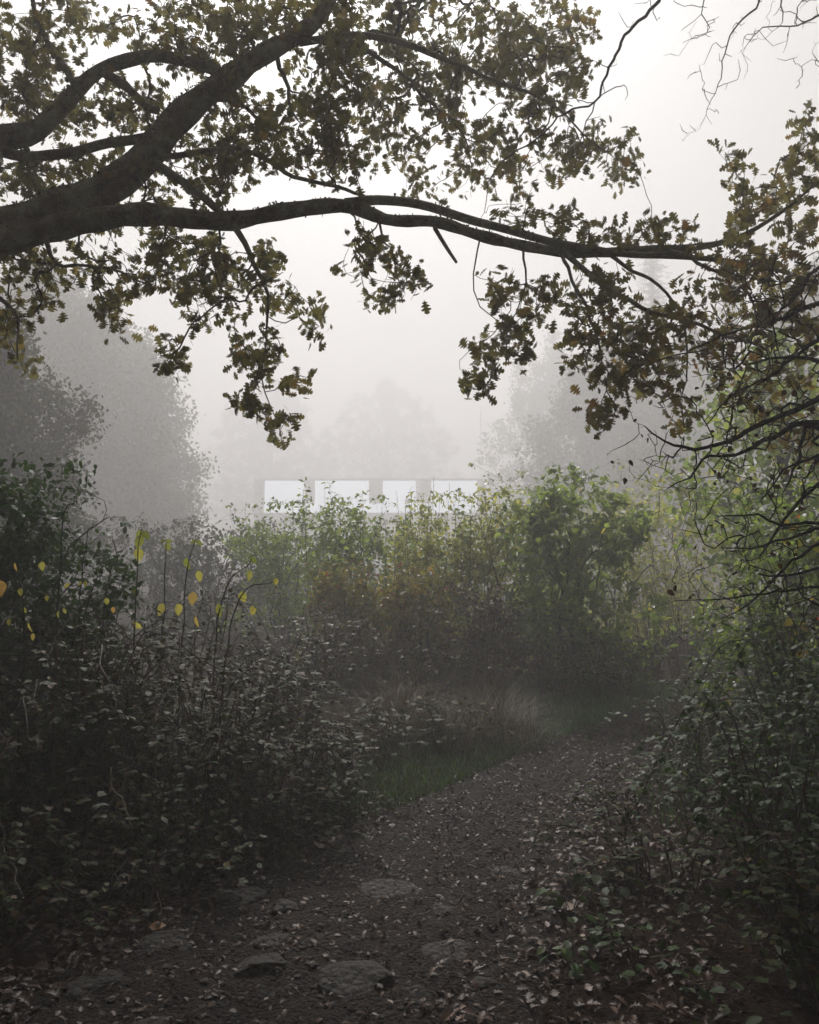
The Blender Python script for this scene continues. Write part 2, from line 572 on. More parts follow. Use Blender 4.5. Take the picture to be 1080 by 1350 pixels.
def bramble(label, x, y, r, h, n, rng, name='bramble_bush', mat='bramble', size=.034, lean=(0, 0), stretch=1.0, spread=1.0, tint_pow=1.0):
    """arching canes with leaves in threes, most of them lying flat to the sky"""
    z0 = gz(x, y) - .02
    canes, lp, la, lu = [], [], [], []
    for k in range(n):
        a = rng.uniform(0, 2 * math.pi)
        rr = r * math.sqrt(rng.uniform(.02, 1)) * .8
        bx, by = x + .5 * rr * math.cos(a) * stretch, y + .5 * rr * math.sin(a)
        hh = h * (rng.uniform(.6, 1.05) if rng.random() < .7 else rng.uniform(.25, .7))
        a2 = a + rng.normal(0, .8)
        reach = r * rng.uniform(.35, 1.0) * spread
        mid = np.array([bx + reach * .55 * math.cos(a2) * stretch + lean[0] * .5, by + reach * .55 * math.sin(a2) + lean[1] * .5, z0 + hh])
        ex, ey = bx + reach * 1.2 * math.cos(a2) * stretch + lean[0], by + reach * 1.2 * math.sin(a2) + lean[1]
        end = np.array([ex, ey, max(z0 + hh * rng.uniform(.2, .95), gz(ex, ey) + .04)])
        bz = gz(bx, by)
        pts, rad = resample([(bx, by, bz - .03), (bx * .6 + mid[0] * .4, by * .6 + mid[1] * .4, bz + (z0 + hh - bz) * .62), mid, end], [.006, .005, .004, .002], .036)
        pts = wobble(pts, .02, rng)
        canes.append((pts, rad))
        d = nrm(np.gradient(pts, axis=0))
        for i in range(3, len(pts), 1):
            if rng.random() < .08:
                continue
            side = nrm(np.cross(d[i], [0, 0, 1]) * rng.choice([-1, 1]) + rng.normal(0, .4, 3))
            ax = nrm(side + d[i] * .5 + np.array([0, 0, rng.uniform(-.25, .25)]))
            p = pts[i] + ax * rng.uniform(.03, .07)
            canes.append((np.array([pts[i], p]), np.array([.0015, .001])))
            up = nrm(np.array([0, 0, 1.0]) + rng.normal(0, .13, 3))
            sd = np.cross(ax, up)
            for w in (0, 1, -1):
                dd = nrm(ax + sd * w * 1.3 + np.array([0, 0, -.05]))
                lp.append(p)
                la.append(dd)
                lu.append(up)
    n_ = len(lp)
    tint = rng.beta(1.2, 1.9, n_) ** tint_pow
    lv = leaf_arrays(np.array(lp), np.array(la), np.array(lu), size * rng.uniform(.6, 1.25, n_), FLAT, rng, tint)
    return plant(name, 'bramble', label, (x, y, z0), canes, [], lv, M['cane'], M[mat], 'brambles along the path', 'leaves', 'canes', 4)


def shrub(name, cat, label, x, y, r, h, rng, mat, tmpl=OVATE, size=.06, ntip=260, per=7, nstem=6, low=.12, upright=.5, group=None, stem_mat='twig', tint=None, lobes=6, flatten=.8, spread=.06, crown_shift=(0, 0)):
    lobes *= 2
    z0 = gz(x, y) - .02
    mains = []
    for k in range(nstem):
        a = 2 * math.pi * (k + rng.uniform(0, .7)) / nstem
        q = rng.uniform(.25, .8)
        e = np.array([x + r * q * math.cos(a) + crown_shift[0], y + r * q * math.sin(a) + crown_shift[1], z0 + h * rng.uniform(.6, .97)])
        b = np.array([x + .1 * r * math.cos(a), y + .1 * r * math.sin(a), z0])
        m = b * .5 + e * .5 + np.array([-.12 * r * math.cos(a), -.12 * r * math.sin(a), h * .06])
        pts, rad = resample([b, m, e], [.006 * h + .004, .004 * h + .003, .003], .08)
        mains.append((wobble(pts, .025 * h, rng), rad))
    # crown as several uneven lobes
    cs = []
    for k in range(lobes):
        a = rng.uniform(0, 6.3)
        zz = low + (.84 - low) * (k + .5) / lobes
        q = math.sqrt(rng.uniform(.05, 1)) * (.8 - .4 * zz)
        wid = .75 if upright > .7 else 1.0
        cs.append((x + r * q * math.cos(a) + crown_shift[0] * zz, y + r * q * math.sin(a) + crown_shift[1] * zz, z0 + h * zz, r * rng.uniform(.3, .55) * wid, h * rng.uniform(.12, .24)))
    cs = np.array(cs)
    pick = rng.integers(0, lobes, ntip)
    u = rdir(rng, ntip) * (rng.uniform(.25, 1, (ntip, 1)) ** .45)
    T = cs[pick, :3] + u * np.stack([cs[pick, 3], cs[pick, 3], cs[pick, 4]], 1)
    nx = max(6, ntip // 12)
    T2 = np.stack([x + rng.normal(0, r * .4, nx) + crown_shift[0] * .8, y + rng.normal(0, r * .4, nx) + crown_shift[1] * .8, z0 + h * rng.uniform(.7, 1.05, nx)], 1)
    T = np.concatenate([T, T2])
    T[:, 2] = np.maximum(T[:, 2], z0 + .06)
    tw, tips, td = grow(mains, T, rng, .09, .0016 if h < 3 else .003)
    pos = np.repeat(tips, per, 0)
    dd = np.repeat(td, per, 0)
    n = len(pos)
    back = rng.uniform(0, 1, (n, 1)) * spread * 2.2
    pos = pos - dd * back + rng.normal(0, spread * .55, (n, 3))
    al = nrm(dd * .5 + rdir(rng, n) * .9 + np.array([0, 0, -.25]))
    up = nrm(np.array([0, 0, 1.0]) * flatten + rdir(rng, n) * .6)
    tn = rng.beta(1.3, 2, n) if tint is None else tint(pos, n)
    lv = leaf_arrays(pos, al, up, size * rng.uniform(.55, 1.3, n), tmpl, rng, tn)
    return plant(name, cat, label, (x, y, z0), mains, tw, lv, M[stem_mat], M[mat], group)


def far_tree(name, label, x, y, h, r, rng, mat='fog', z_crown=.12, ntip=500, per=14, size=.2, lobes=10, group='trees standing in the fog', spread=.35, tmpl=CLUMP):
    z0 = gz(x, y) - .05
    top = np.array([x + rng.normal(0, .3), y, z0 + h * .9])
    pts, rad = resample([(x, y, z0), (x + rng.normal(0, .15), y, z0 + h * .4), top], [h * .022, h * .016, h * .004], .4)
    trunk = (wobble(pts, .12, rng), rad)
    mains = [trunk]
    cs = []
    for k in range(lobes):
        a = 2 * math.pi * k * .618
        zz = z_crown + (1 - z_crown) * (k + .5) / lobes
        prof = math.sin(math.pi * min(1, (zz - z_crown) / (1 - z_crown) * .82 + .16)) ** .7
        c = np.array([x + r * prof * .55 * math.cos(a), y + r * prof * .55 * math.sin(a), z0 + h * zz * .95])
        cs.append([*c, r * prof * rng.uniform(.4, .6), h * rng.uniform(.09, .14)])
        b = trunk[0][int(np.clip((zz - .15) * len(trunk[0]), 1, len(trunk[0]) - 2))]
        pp, rr = resample([b, b * .5 + c * .5 + np.array([0, 0, .03 * h]), c], [h * .007, h * .005, .012], .3)
        mains.append((wobble(pp, .08, rng), rr))
    cs = np.array(cs)
    pick = rng.integers(0, lobes, ntip)
    u = rdir(rng, ntip) * (rng.uniform(.2, 1, (ntip, 1)) ** .4)
    T = cs[pick, :3] + u * np.stack([cs[pick, 3], cs[pick, 3], cs[pick, 4]], 1)
    T[:, 2] = np.maximum(T[:, 2], z0 + .4)
    tw, tips, td = grow(mains, T, rng, .35, .006)
    pos = np.repeat(tips, per, 0) + rng.normal(0, spread, (len(tips) * per, 3))
    n = len(pos)
    al = nrm(rdir(rng, n) + np.array([0, 0, -.3]))
    lv = leaf_arrays(pos, al, rdir(rng, n) + np.array([0, 0, .5]), size * rng.uniform(.5, 1.3, n), tmpl, rng, rng.random(n))
    base = np.array([x, y, z0])
    root = empty(name, base, label, 'tree', group)
    tubes([trunk], 8).build('trunk', M['twig'], root, base)
    tubes(mains[1:] + tw, 4).build('branches', M['twig'], root, base)
    build('crown', lv[0] - base, lv[1], M[mat], root, lv[2])
    return root


def spruce(label, x, y, h, r, rng, group='conifers in the fog'):
    z0 = gz(x, y) - .05
    base = np.array([x, y, z0])
    root = empty('spruce_tree', base, label, 'tree', group)
    tr = resample([(x, y, z0), (x, y, z0 + h * .5), (x, y, z0 + h)], [h * .014, h * .009, .01], .5)
    tubes([tr], 8).build('trunk', M['twig'], root, base)
    br, lp, la, ls = [], [], [], []
    z = h * .1
    while z < h * .995:
        q = (1 - z / h)
        L = r * (q ** .8) + .1
        k = 6 if z < h * .9 else 4
        a0 = rng.uniform(0, 6.3)
        for j in range(k):
            a = a0 + 2 * math.pi * j / k + rng.normal(0, .15)
            l = L * rng.uniform(.75, 1.15)
            d = np.array([math.cos(a), math.sin(a), 0])
            b = base + np.array([0, 0, z])
            up = .45 if z > h * .9 else .0
            pts, rad = resample([b, b + d * l * .5 + np.array([0, 0, (up - .08) * l]), b + d * l + np.array([0, 0, (up * 1.6 - .18) * l])], [.02 * q + .006, .012 * q + .005, .004], .18)
            br.append((pts, rad))
            s = np.cross(d, [0, 0, 1])
            for i, p in enumerate(pts):
                t = i / len(pts)
                for w in (-1, 1):
                    for q2 in range(2):
                        lp.append(p + rng.normal(0, .04, 3))
                        la.append(d * .7 + s * w * .9 + np.array([0, 0, rng.uniform(-.5, .35)]))
                        ls.append((.18 + .34 * (1 - t)) * min(1, l * .8 + .25))
        z += max(.2, h * .028 * (.5 + q))
    n = len(lp)
    tubes(br, 4).build('branches', M['twig'], root, base)
    v, f, t = leaf_arrays(np.array(lp), np.array(la), rdir(rng, n) * .3 + np.array([0, 0, 1.0]), np.array(ls), NEEDLE, rng, rng.random(n))
    build('needles', v - base, f, M['spruce'], root, t)
    return root


# ------------------------------------------------------------------ the oak
def px_poly(pl, step=.07):
    """[(px, py, depth, radius), ...] -> a smooth branch"""
    return resample([at(a, b, c) for a, b, c, d in pl], [p[3] for p in pl], step)


def make_oak(rng):
    tb = np.array([-4.2, 4.3, 0.0])
    tb[2] = gz(tb[0], tb[1]) - .1
    fork = at(-240, 390, 4.55)
    trunk = resample([tb, tb * .6 + fork * .4 + np.array([-.05, 0, 0]), fork, fork + np.array([-.25, .2, 1.2]), fork + np.array([-.1, .5, 2.8]), fork + np.array([.5, .3, 4.4])],
                     [.40, .31, .27, .2, .14, .07], .1)
    fx = (-240, 390, 4.55)
    limb_a = px_poly([(*fx, .20), (-90, 345, 4.65, .17), (20, 292, 4.72, .155), (110, 248, 4.8, .15), (185, 198, 4.95, .145), (250, 140, 5.05, .128), (320, 92, 5.2, .105), (380, 58, 5.35, .09), (430, 20, 5.5, .08), (480, -40, 5.7, .065), (560, -130, 6, .04)])
    limb_b = px_poly([(*fx, .14), (-60, 335, 4.62, .12), (60, 300, 4.7, .095), (130, 290, 4.75, .085), (210, 285, 4.8, .078), (300, 286, 4.85, .068), (380, 274, 4.9, .06), (455, 270, 4.95, .056), (510, 290, 5.0, .046), (570, 296, 5.0, .043), (630, 316, 5.0, .042), (700, 327, 5.0, .042), (770, 333, 5.0, .040), (840, 332, 5.0, .034), (920, 327, 4.95, .028), (980, 312, 4.9, .02), (1040, 275, 4.8, .014), (1085, 235, 4.7, .008)])
    mains = [
        px_poly([(455, 268, 4.95, .04), (500, 262, 5.0, .036), (560, 270, 5.08, .034), (640, 297, 5.08, .032), (715, 322, 5.05, .03), (800, 330, 4.95, .026), (880, 335, 4.9, .022), (960, 340, 4.85, .018), (1020, 352, 4.8, .014), (1085, 380, 4.75, .01)]),
        px_poly([(740, 330, 5.0, .022), (790, 372, 4.9, .02), (850, 408, 4.85, .016), (920, 428, 4.8, .013), (1000, 455, 4.75, .008)]),
        px_poly([(740, 333, 5.0, .016), (762, 385, 4.9, .013), (785, 435, 4.85, .010), (800, 490, 4.8, .006)]),
        px_poly([(800, 333, 4.95, .016), (850, 365, 5.1, .013), (890, 400, 5.15, .011), (905, 460, 5.1, .008), (900, 530, 5.05, .004)]),
        px_poly([(880, 330, 4.9, .016), (930, 345, 4.8, .013), (980, 385, 4.75, .010), (1010, 430, 4.7, .006)]),
        px_poly([(-190, 235, 4.8, .11), (-60, 195, 4.9, .10), (0, 183, 4.95, .088), (45, 172, 5.0, .075), (88, 128, 5.05, .06), (132, 88, 5.1, .05), (195, 76, 5.15, .045), (245, 84, 5.2, .042), (300, 105, 5.2, .04)]),
        px_poly([(-120, 170, 4.9, .06), (-20, 193, 4.9, .045), (40, 208, 4.9, .038), (90, 204, 4.9, .036), (140, 188, 4.92, .036), (190, 180, 4.95, .036)]),
        px_poly([(132, 90, 5.1, .034), (168, 118, 5.05, .032), (210, 150, 5.0, .034)]),
        px_poly([(200, 205, 4.95, .026), (260, 204, 5.0, .021), (320, 200, 5.1, .019), (380, 224, 5.15, .017), (440, 246, 5.1, .015), (480, 262, 5.05, .012)]),
        px_poly([(205, 215, 4.9, .034), (258, 255, 4.88, .03), (300, 285, 4.85, .028), (318, 310, 4.8, .024), (335, 345, 4.8, .02), (356, 385, 4.8, .014), (350, 440, 4.8, .009), (345, 500, 4.8, .006), (365, 560, 4.8, .003)]),
        px_poly([(395, 56, 5.35, .032), (470, 46, 5.45, .029), (530, 52, 5.5, .027), (600, 86, 5.6, .022), (660, 110, 5.65, .017), (730, 140, 5.7, .01), (800, 200, 5.7, .005)]),
        px_poly([(430, 45, 5.4, .025), (500, 80, 5.5, .02), (545, 110, 5.55, .014), (600, 165, 5.6, .008)]),
        px_poly([(365, 72, 5.3, .02), (378, 120, 5.3, .016), (392, 160, 5.3, .008)]),
        px_poly([(250, 130, 5.0, .02), (320, 140, 5.1, .016), (380, 175, 5.2, .008)]),
        px_poly([(60, 310, 4.65, .02), (70, 345, 4.6, .014), (120, 350, 4.55, .01), (190, 372, 4.5, .005)]),
        px_poly([(-50, 345, 4.6, .03), (-20, 380, 4.4, .02), (15, 410, 4.35, .012), (25, 470, 4.3, .004)]),
        px_poly([(100, 115, 5.05, .03), (65, 60, 5.1, .024), (45, 0, 5.2, .018), (30, -80, 5.3, .01)]),
        px_poly([(632, 318, 5.0, .008), (626, 365, 4.95, .006), (630, 405, 4.9, .005), (660, 425, 4.9, .004)]),
        px_poly([(500, 290, 5.0, .012), (512, 330, 4.95, .007), (530, 375, 4.9, .004)]),
        px_poly([(455, 275, 4.95, .01), (480, 310, 4.95, .006), (495, 345, 4.9, .003)]),
        px_poly([(690, 328, 5.0, .012), (690, 370, 4.95, .008), (680, 420, 4.9, .005), (650, 470, 4.9, .003)]),
    ]
    stub = px_poly([(573, 300, 5.0, .014), (588, 325, 4.97, .012), (602, 346, 4.95, .009)])
    # boughs that roof the path outside the picture
    over = []
    for e in [(-3, 1.5, 5.2), (-1.5, 3.2, 5.8), (0.2, 4.6, 6.6), (-2.5, 5.5, 7.2), (1.6, 3.0, 5.6), (-.5, .2, 4.8), (2.6, 5.2, 6.9), (-4.5, .5, 5.5), (1.2, .6, 4.9)]:
        e = np.array(e)
        b = trunk[0][int(len(trunk[0]) * rng.uniform(.55, .95))]
        over.append(resample([b, b * .5 + e * .5 + np.array([0, 0, .5]), e], [.11, .07, .02], .15))
    for i, (p, r) in enumerate(mains):
        if p[0][0] < -2.4:   # boughs that leave the trunk outside the picture
            q = trunk[0][int(np.argmin(((trunk[0] - (p[0] - np.array([.3, 0, .25]))) ** 2).sum(1)))]
            a, ar = resample([q, q * .5 + p[0] * .5 + np.array([0, 0, .04]), p[0]], [r[0] * 1.25, r[0] * 1.1, r[0]], .07)
            mains[i] = (np.concatenate([a[:-1], p]), np.concatenate([ar[:-1], r]))
    for i, m in enumerate(mains):
        mains[i] = (wobble(m[0], .014, rng), m[1] * .82)
    limb_a = (wobble(limb_a[0], .03, rng), limb_a[1] * .62 * (1 + .06 * np.sin(np.arange(len(limb_a[1])) * 1.3)))
    limb_b = (wobble(limb_b[0], .022, rng), limb_b[1] * .76 * (1 + .08 * np.sin(np.arange(len(limb_b[1])) * 1.7)))
    # clusters of foliage: where they hang
    E = [(60, 30, 70, 40, 1), (20, 100, 50, 60, 1), (75, 110, 50, 40, .8), (240, 40, 100, 42, 1), (370, 20, 90, 40, 1), (480, 30, 80, 50, 1), (600, 45, 100, 60, 1.25), (720, 40, 65, 45, 1.25), (640, 125, 80, 60, 1.2),
         (740, 105, 40, 45, 1.1), (560, 140, 60, 50, .9), (460, 125, 70, 50, .8), (400, 170, 60, 45, .8), (520, 200, 50, 40, .9), (640, 205, 55, 40, 1), (715, 205, 55, 40, 1), (785, 200, 50, 42, 1.1), (818, 222, 26, 22, 1),
         (340, 200, 60, 40, .9), (290, 235, 50, 30, .9), (150, 228, 55, 30, .8), (115, 150, 40, 25, .6), (20, 235, 40, 35, .8), (680, 272, 35, 15, .7), (180, 130, 40, 25, .5), (300, 140, 40, 40, .6), (440, 215, 50, 25, .8),
         (40, 370, 50, 45, .9), (15, 425, 20, 35, 1), (35, 470, 15, 18, 1), (140, 365, 60, 35, .8), (150, 420, 22, 35, .9), (240, 355, 60, 45, .9), (222, 465, 26, 28, 1.1), (320, 365, 55, 55, 1), (388, 400, 25, 28, .8), (422, 425, 18, 22, 1),
         (340, 465, 42, 40, 1), (318, 530, 30, 18, 1.2), (370, 560, 13, 22, 1.5), (392, 505, 18, 20, 1), (265, 400, 30, 40, .8), (480, 310, 22, 22, 1), (503, 330, 28, 20, 1), (535, 378, 30, 28, 1.1), (487, 392, 14, 10, 1.3), (465, 365, 15, 10, 1),
         (740, 285, 25, 18, .9), (790, 300, 35, 18, 1), (860, 310, 50, 16, .9), (652, 378, 20, 25, .9), (692, 405, 35, 35, 1), (668, 458, 42, 26, 1.3), (628, 505, 22, 20, 1.5), (770, 390, 55, 38, 1), (775, 455, 38, 35, .9),
         (840, 440, 50, 45, 1), (815, 500, 42, 28, .9), (792, 548, 25, 16, 1.5), (870, 480, 45, 45, 1), (895, 545, 28, 22, 1.3), (960, 470, 40, 40, .9), (930, 400, 50, 45, 1), (1000, 380, 60, 45, 1), (1020, 300, 55, 40, 1),
         (1050, 220, 35, 45, 1.1), (968, 260, 32, 28, 1), (968, 200, 22, 16, 1), (1068, 150, 15, 35, .9), (1040, 450, 40, 55, .8), (905, 288, 28, 14, .8), (1000, 520, 45, 40, .6), (1060, 560, 30, 60, .5)]
    E += [(280, 70, 60, 30, .9), (330, 165, 45, 45, .9), (160, 130, 60, 35, .6), (60, 150, 60, 30, .8), (250, 185, 40, 40, .7), (430, 100, 50, 40, 1), (500, 90, 50, 50, 1), (60, 215, 60, 22, .8), (190, 165, 50, 40, .6), (120, 20, 40, 22, .5),
          (700, 90, 70, 60, .8), (300, 20, 60, 30, 1), (95, 240, 60, 25, .7), (230, 235, 60, 25, .9), (430, 180, 60, 40, .7), (200, 300, 90, 30, .5), (90, 300, 90, 30, .4), (590, 250, 60, 20, .5), (1060, 330, 30, 60, .5), (950, 330, 50, 30, .5)]
    T = []
    for cx, cy, rx, ry, w in E:
        n = int(math.pi * rx * ry * w * (.72 if cx > 880 else 1) / 180) + 1
        a = rng.uniform(0, 6.3, n)
        q = np.sqrt(rng.uniform(0, 1, n))
        for i in range(n):
            x, y = cx + rx * q[i] * math.cos(a[i]), cy + ry * q[i] * math.sin(a[i])
            dep = (5.22 if x < 460 and y < 330 else 5.0) + rng.normal(0, .3) + (max(0, 250 - y) / 250) * rng.uniform(0, .9) if x < 900 else 4.8 + rng.normal(0, .25)
            if 480 < x < 830 and y < 262:
                dep = 6.3 + rng.normal(0, .45)
            T.append(at(x, y, dep))
    T = np.array(T)
    O = []
    while len(O) < 1500:
        p = np.array([rng.uniform(-6, 3.4), rng.uniform(-1.2, 6.8), rng.uniform(3.6, 8.2)])
        if p[2] < 1.6 + .76 * max(p[1], .2) + .35 or p[2] < 4:
            continue
        O.append(p)
    O = np.array(O)
    tw, tips, td = grow([limb_a, limb_b] + mains, T, rng, .06, .0017, .46, .3, .12, -.05)
    tw2, tips2, td2 = grow([trunk, limb_a] + over, O, rng, .15, .0025)
    root = empty('oak_tree', tb, 'old oak reaching mossy crooked limbs and brown green leaves over the path', 'tree')
    tubes([trunk], 10).build('trunk', M['bark'], root, tb)
    la = tubes([limb_a], 10).build('limb', M['bark'], root, tb)
    la['label'] = 'thick mossy limb rising towards the top of the crown'
    lb = tubes([limb_b], 10).build('limb', M['bark'], root, tb)
    lb['label'] = 'long low limb running level across the sky'
    tubes(mains + over, 6).build('branches', M['bark'], root, tb)
    tubes([stub], 6).build('dead_stub', M['bark'], root, tb)
    tubes(tw + tw2, 4).build('twigs', M['twig'], root, tb)
    mp, ma = [], []
    for (pts, rad), dens in ((limb_a, 34), (limb_b, 16), *[(m, 7) for m in mains if m[1][0] > .025]):
        d = nrm(np.gradient(pts, axis=0))
        for q in range(2, len(pts) - 1):
            w = np.array([0, 0, 1.0]) - d[q] * d[q][2]
            e1 = nrm(w)
            e2 = np.cross(d[q], e1)
            for _ in range(rng.poisson(dens * min(1, rad[q] / .08) * (.35 + .9 * (math.sin(q * .37) > -.1)))):
                th = rng.normal(0, .95)
                o_ = e1 * math.cos(th) + e2 * math.sin(th)
                mp.append(pts[q] + d[q] * rng.uniform(-.035, .035) + o_ * rad[q] * .97)
                ma.append(o_ * rng.uniform(.3, 1.2) + rdir(rng, 1)[0] * .8)
    k = len(mp)
    v, f, t = leaf_arrays(np.array(mp), np.array(ma), rdir(rng, k), .015 * rng.uniform(.4, 1.4, k), CLUMP, rng, rng.random(k))
    tag(build('moss', v - tb, f, M['moss'], root, t), kind='stuff')
    parts = []
    for tp, dr, per, sz, wd in ((tips, td, 6, .072, .08), (tips2, td2, 14, .15, .24)):
        pos = np.repeat(tp, per, 0)
        dd = np.repeat(dr, per, 0)
        n = len(pos)
        pos = pos - dd * rng.uniform(0, 1, (n, 1)) * wd * 1.2 + rng.normal(0, wd * .38, (n, 3))
        al = nrm(dd * .55 + rdir(rng, n) * .95 + np.array([0, 0, -.3]))
        up = nrm(rdir(rng, n) + np.array([0, 0, .45]))
        # towards the low right end of the limb the crown turns yellow and brown
        warm = np.clip((pos[:, 0] - .4) / 2.2, 0, 1) * np.clip((4.3 - pos[:, 2]) / 1.6, 0, 1)
        cl = np.repeat(rng.beta(1.5, 2.2, len(tp)), per)
        tn = np.clip(cl * .5 + rng.beta(1.2, 2.4, n) * .45 + warm * rng.uniform(0, .45, n), 0, 1)
        parts.append(leaf_arrays(pos, al, up, sz * rng.uniform(.5, 1.2, n), OAK, rng, tn, 1.5))
    v, f, t = merge(*parts)
    build('crown', v - tb, f, M['oak'], root, t)


make_oak(np.random.default_rng(21))


# ------------------------------------------------------------------ bare trees whose twigs hang into the picture
def spurs(polys, rng, n, L, rad, dens=.5):
    out = []
    for pts, r in polys:
        d = nrm(np.gradient(pts, axis=0))
        for i in range(1, len(pts)):
            if rng.random() < dens:
                s = nrm(np.cross(d[i], rdir(rng, 1)[0]) + d[i] * rng.uniform(-.1, .6))
                out.append((np.array([pts[i], pts[i] + s * L * rng.uniform(.35, 1.2)]), np.array([rad, rad * .35])))
    return out


def zigzag(poly, rng, amp):
    p, r = poly
    p = p.copy()
    p[1:] += rng.normal(0, amp, (len(p) - 1, 3))
    return p, r


def make_hawthorn(rng):
    b = np.array([3.1, 4.3, gz(3.1, 4.3) - .05])
    fork = b + np.array([-.1, 0, 1.5])
    trunk = resample([b, b + np.array([.05, 0, .8]), fork, fork + np.array([.1, .2, 1.0]), fork + np.array([.2, .3, 2.2])], [.09, .075, .06, .045, .02], .1)
    S = [
        [(1130, 500, 4.3, .014), (1060, 535, 4.2, .012), (1000, 560, 4.15, .010), (955, 585, 4.1, .008), (905, 590, 4.05, .006), (880, 583, 4.0, .004), (850, 560, 4.0, .002)],
        [(1130, 560, 4.2, .013), (1060, 558, 4.15, .011), (1010, 580, 4.1, .009), (970, 600, 4.05, .006), (935, 600, 4.0, .005), (915, 625, 4.0, .004), (880, 643, 3.95, .002)],
        [(1140, 630, 4.1, .010), (1075, 640, 4.0, .007), (1030, 690, 4.0, .005), (1000, 735, 3.95, .003)],
        [(1140, 700, 3.9, .009), (1080, 690, 3.85, .006), (1030, 688, 3.8, .005), (985, 682, 3.8, .003), (945, 680, 3.8, .0015)],
        [(1140, 690, 3.9, .009), (1080, 697, 3.85, .006), (1020, 715, 3.8, .004), (985, 722, 3.8, .003), (955, 724, 3.8, .0015)],
        [(1140, 700, 4.0, .009), (1080, 715, 3.95, .006), (1040, 745, 3.9, .005), (1015, 770, 3.9, .004), (990, 795, 3.9, .003), (955, 815, 3.9, .0015)],
        [(1008, 783, 3.9, .004), (960, 789, 3.9, .003), (925, 791, 3.9, .002), (890, 790, 3.9, .0012)],
        [(1140, 745, 3.9, .008), (1075, 752, 3.85, .005), (1030, 760, 3.85, .004), (1000, 757, 3.85, .002)],
        [(1150, 430, 4.3, .012), (1090, 440, 4.3, .010), (1050, 470, 4.25, .007), (1010, 500, 4.2, .005), (965, 520, 4.2, .003), (930, 560, 4.2, .002)],
        [(1150, 400, 4.5, .012), (1080, 400, 4.5, .010), (1020, 425, 4.5, .007), (960, 440, 4.5, .004), (900, 470, 4.5, .002)],
        [(1150, 480, 4.0, .010), (1090, 475, 4.0, .008), (1030, 470, 4.0, .005), (985, 480, 4.0, .003)],
        [(1140, 330, 4.6, .012), (1080, 350, 4.6, .008), (1040, 400, 4.5, .006), (1000, 440, 4.4, .003)],
        [(1150, 590, 4.0, .009), (1085, 600, 4.0, .006), (1040, 620, 4.0, .004), (1000, 660, 4.0, .002)],
        [(1130, 820, 3.9, .006), (1080, 800, 3.9, .004), (1050, 770, 3.9, .002)],
        [(1060, 560, 4.15, .008), (1050, 610, 4.1, .005), (1035, 650, 4.1, .002)],
    ]
    mains = []
    for pl in S:
        p, r = px_poly(pl, .06)
        q = trunk[0][int(np.argmin(((trunk[0] - (p[0] - np.array([0, 0, .3]))) ** 2).sum(1)))]
        a, ar = resample([q, q * .5 + p[0] * .5 + np.array([0, 0, .08]), p[0]], [r[0] * 1.5, r[0] * 1.2, r[0]], .06)
        mains.append(zigzag((np.concatenate([a[:-1], p]), np.concatenate([ar[:-1], r])), rng, .006))
    T = []
    for pl in S:
        for a, b_, c, d in pl[1:]:
            for k in range(7):
                T.append(at(a + rng.normal(0, 32), b_ + rng.normal(0, 26), c + rng.normal(0, .15)))
    for k in range(360):
        T.append(at(rng.uniform(950, 1100), rng.uniform(330, 650), rng.uniform(3.9, 4.7)))
    tw, tips, td = grow(mains, np.array(T), rng, .05, .0024, .4, .3, .25)
    tw = [zigzag(t, rng, .004) for t in tw]
    th = spurs(mains + tw, rng, 0, .035, .0011, .33)
    SHADE_CROWN = []  # leafy crown out of view, added to shade the right bank
    while len(SHADE_CROWN) < 420:
        p = np.array([rng.uniform(1.1, 4.6), rng.uniform(-.5, 5.2), rng.uniform(1.7, 4.6)])
        if p[0] > .56 * max(p[1], .6) + .45 and not (p[1] < 2 and p[2] < 2.2):
            SHADE_CROWN.append(p)
    tw3, tips3, td3 = grow([trunk], np.array(SHADE_CROWN), rng, .12, .0022)
    root = empty('hawthorn_tree', b, 'bare thorny hawthorn with a dark tangle of twigs beside the path', 'tree')
    tubes([trunk], 8).build('trunk', M['darktwig'], root, b)
    tubes([(p_, r_ * 1.4) for p_, r_ in mains] + tw + tw3 + th, 6).build('branches', M['darktwig'], root, b)
    k = rng.choice(len(tips), 110, replace=False)
    pos = np.repeat(tips[k], 2, 0) + rng.normal(0, .02, (220, 3))
    n = len(pos)
    v, f, t = leaf_arrays(pos, nrm(rdir(rng, n) + np.array([0, 0, -.5])), rdir(rng, n), .035 * rng.uniform(.6, 1.2, n), OVATE, rng, rng.uniform(.3, 1, n))
    p3 = np.repeat(tips3, 12, 0) + rng.normal(0, .11, (len(tips3) * 12, 3))
    n3 = len(p3)
    l3 = leaf_arrays(p3, nrm(rdir(rng, n3) + np.array([0, 0, -.3])), rdir(rng, n3) + np.array([0, 0, .6]), .075 * rng.uniform(.6, 1.2, n3), OVATE, rng, rng.uniform(.0, .6, n3))
    v, f, t = merge((v, f, t), l3)
    build('leaves', v - b, f, M['rust'], root, t)


make_hawthorn(np.random.default_rng(31))


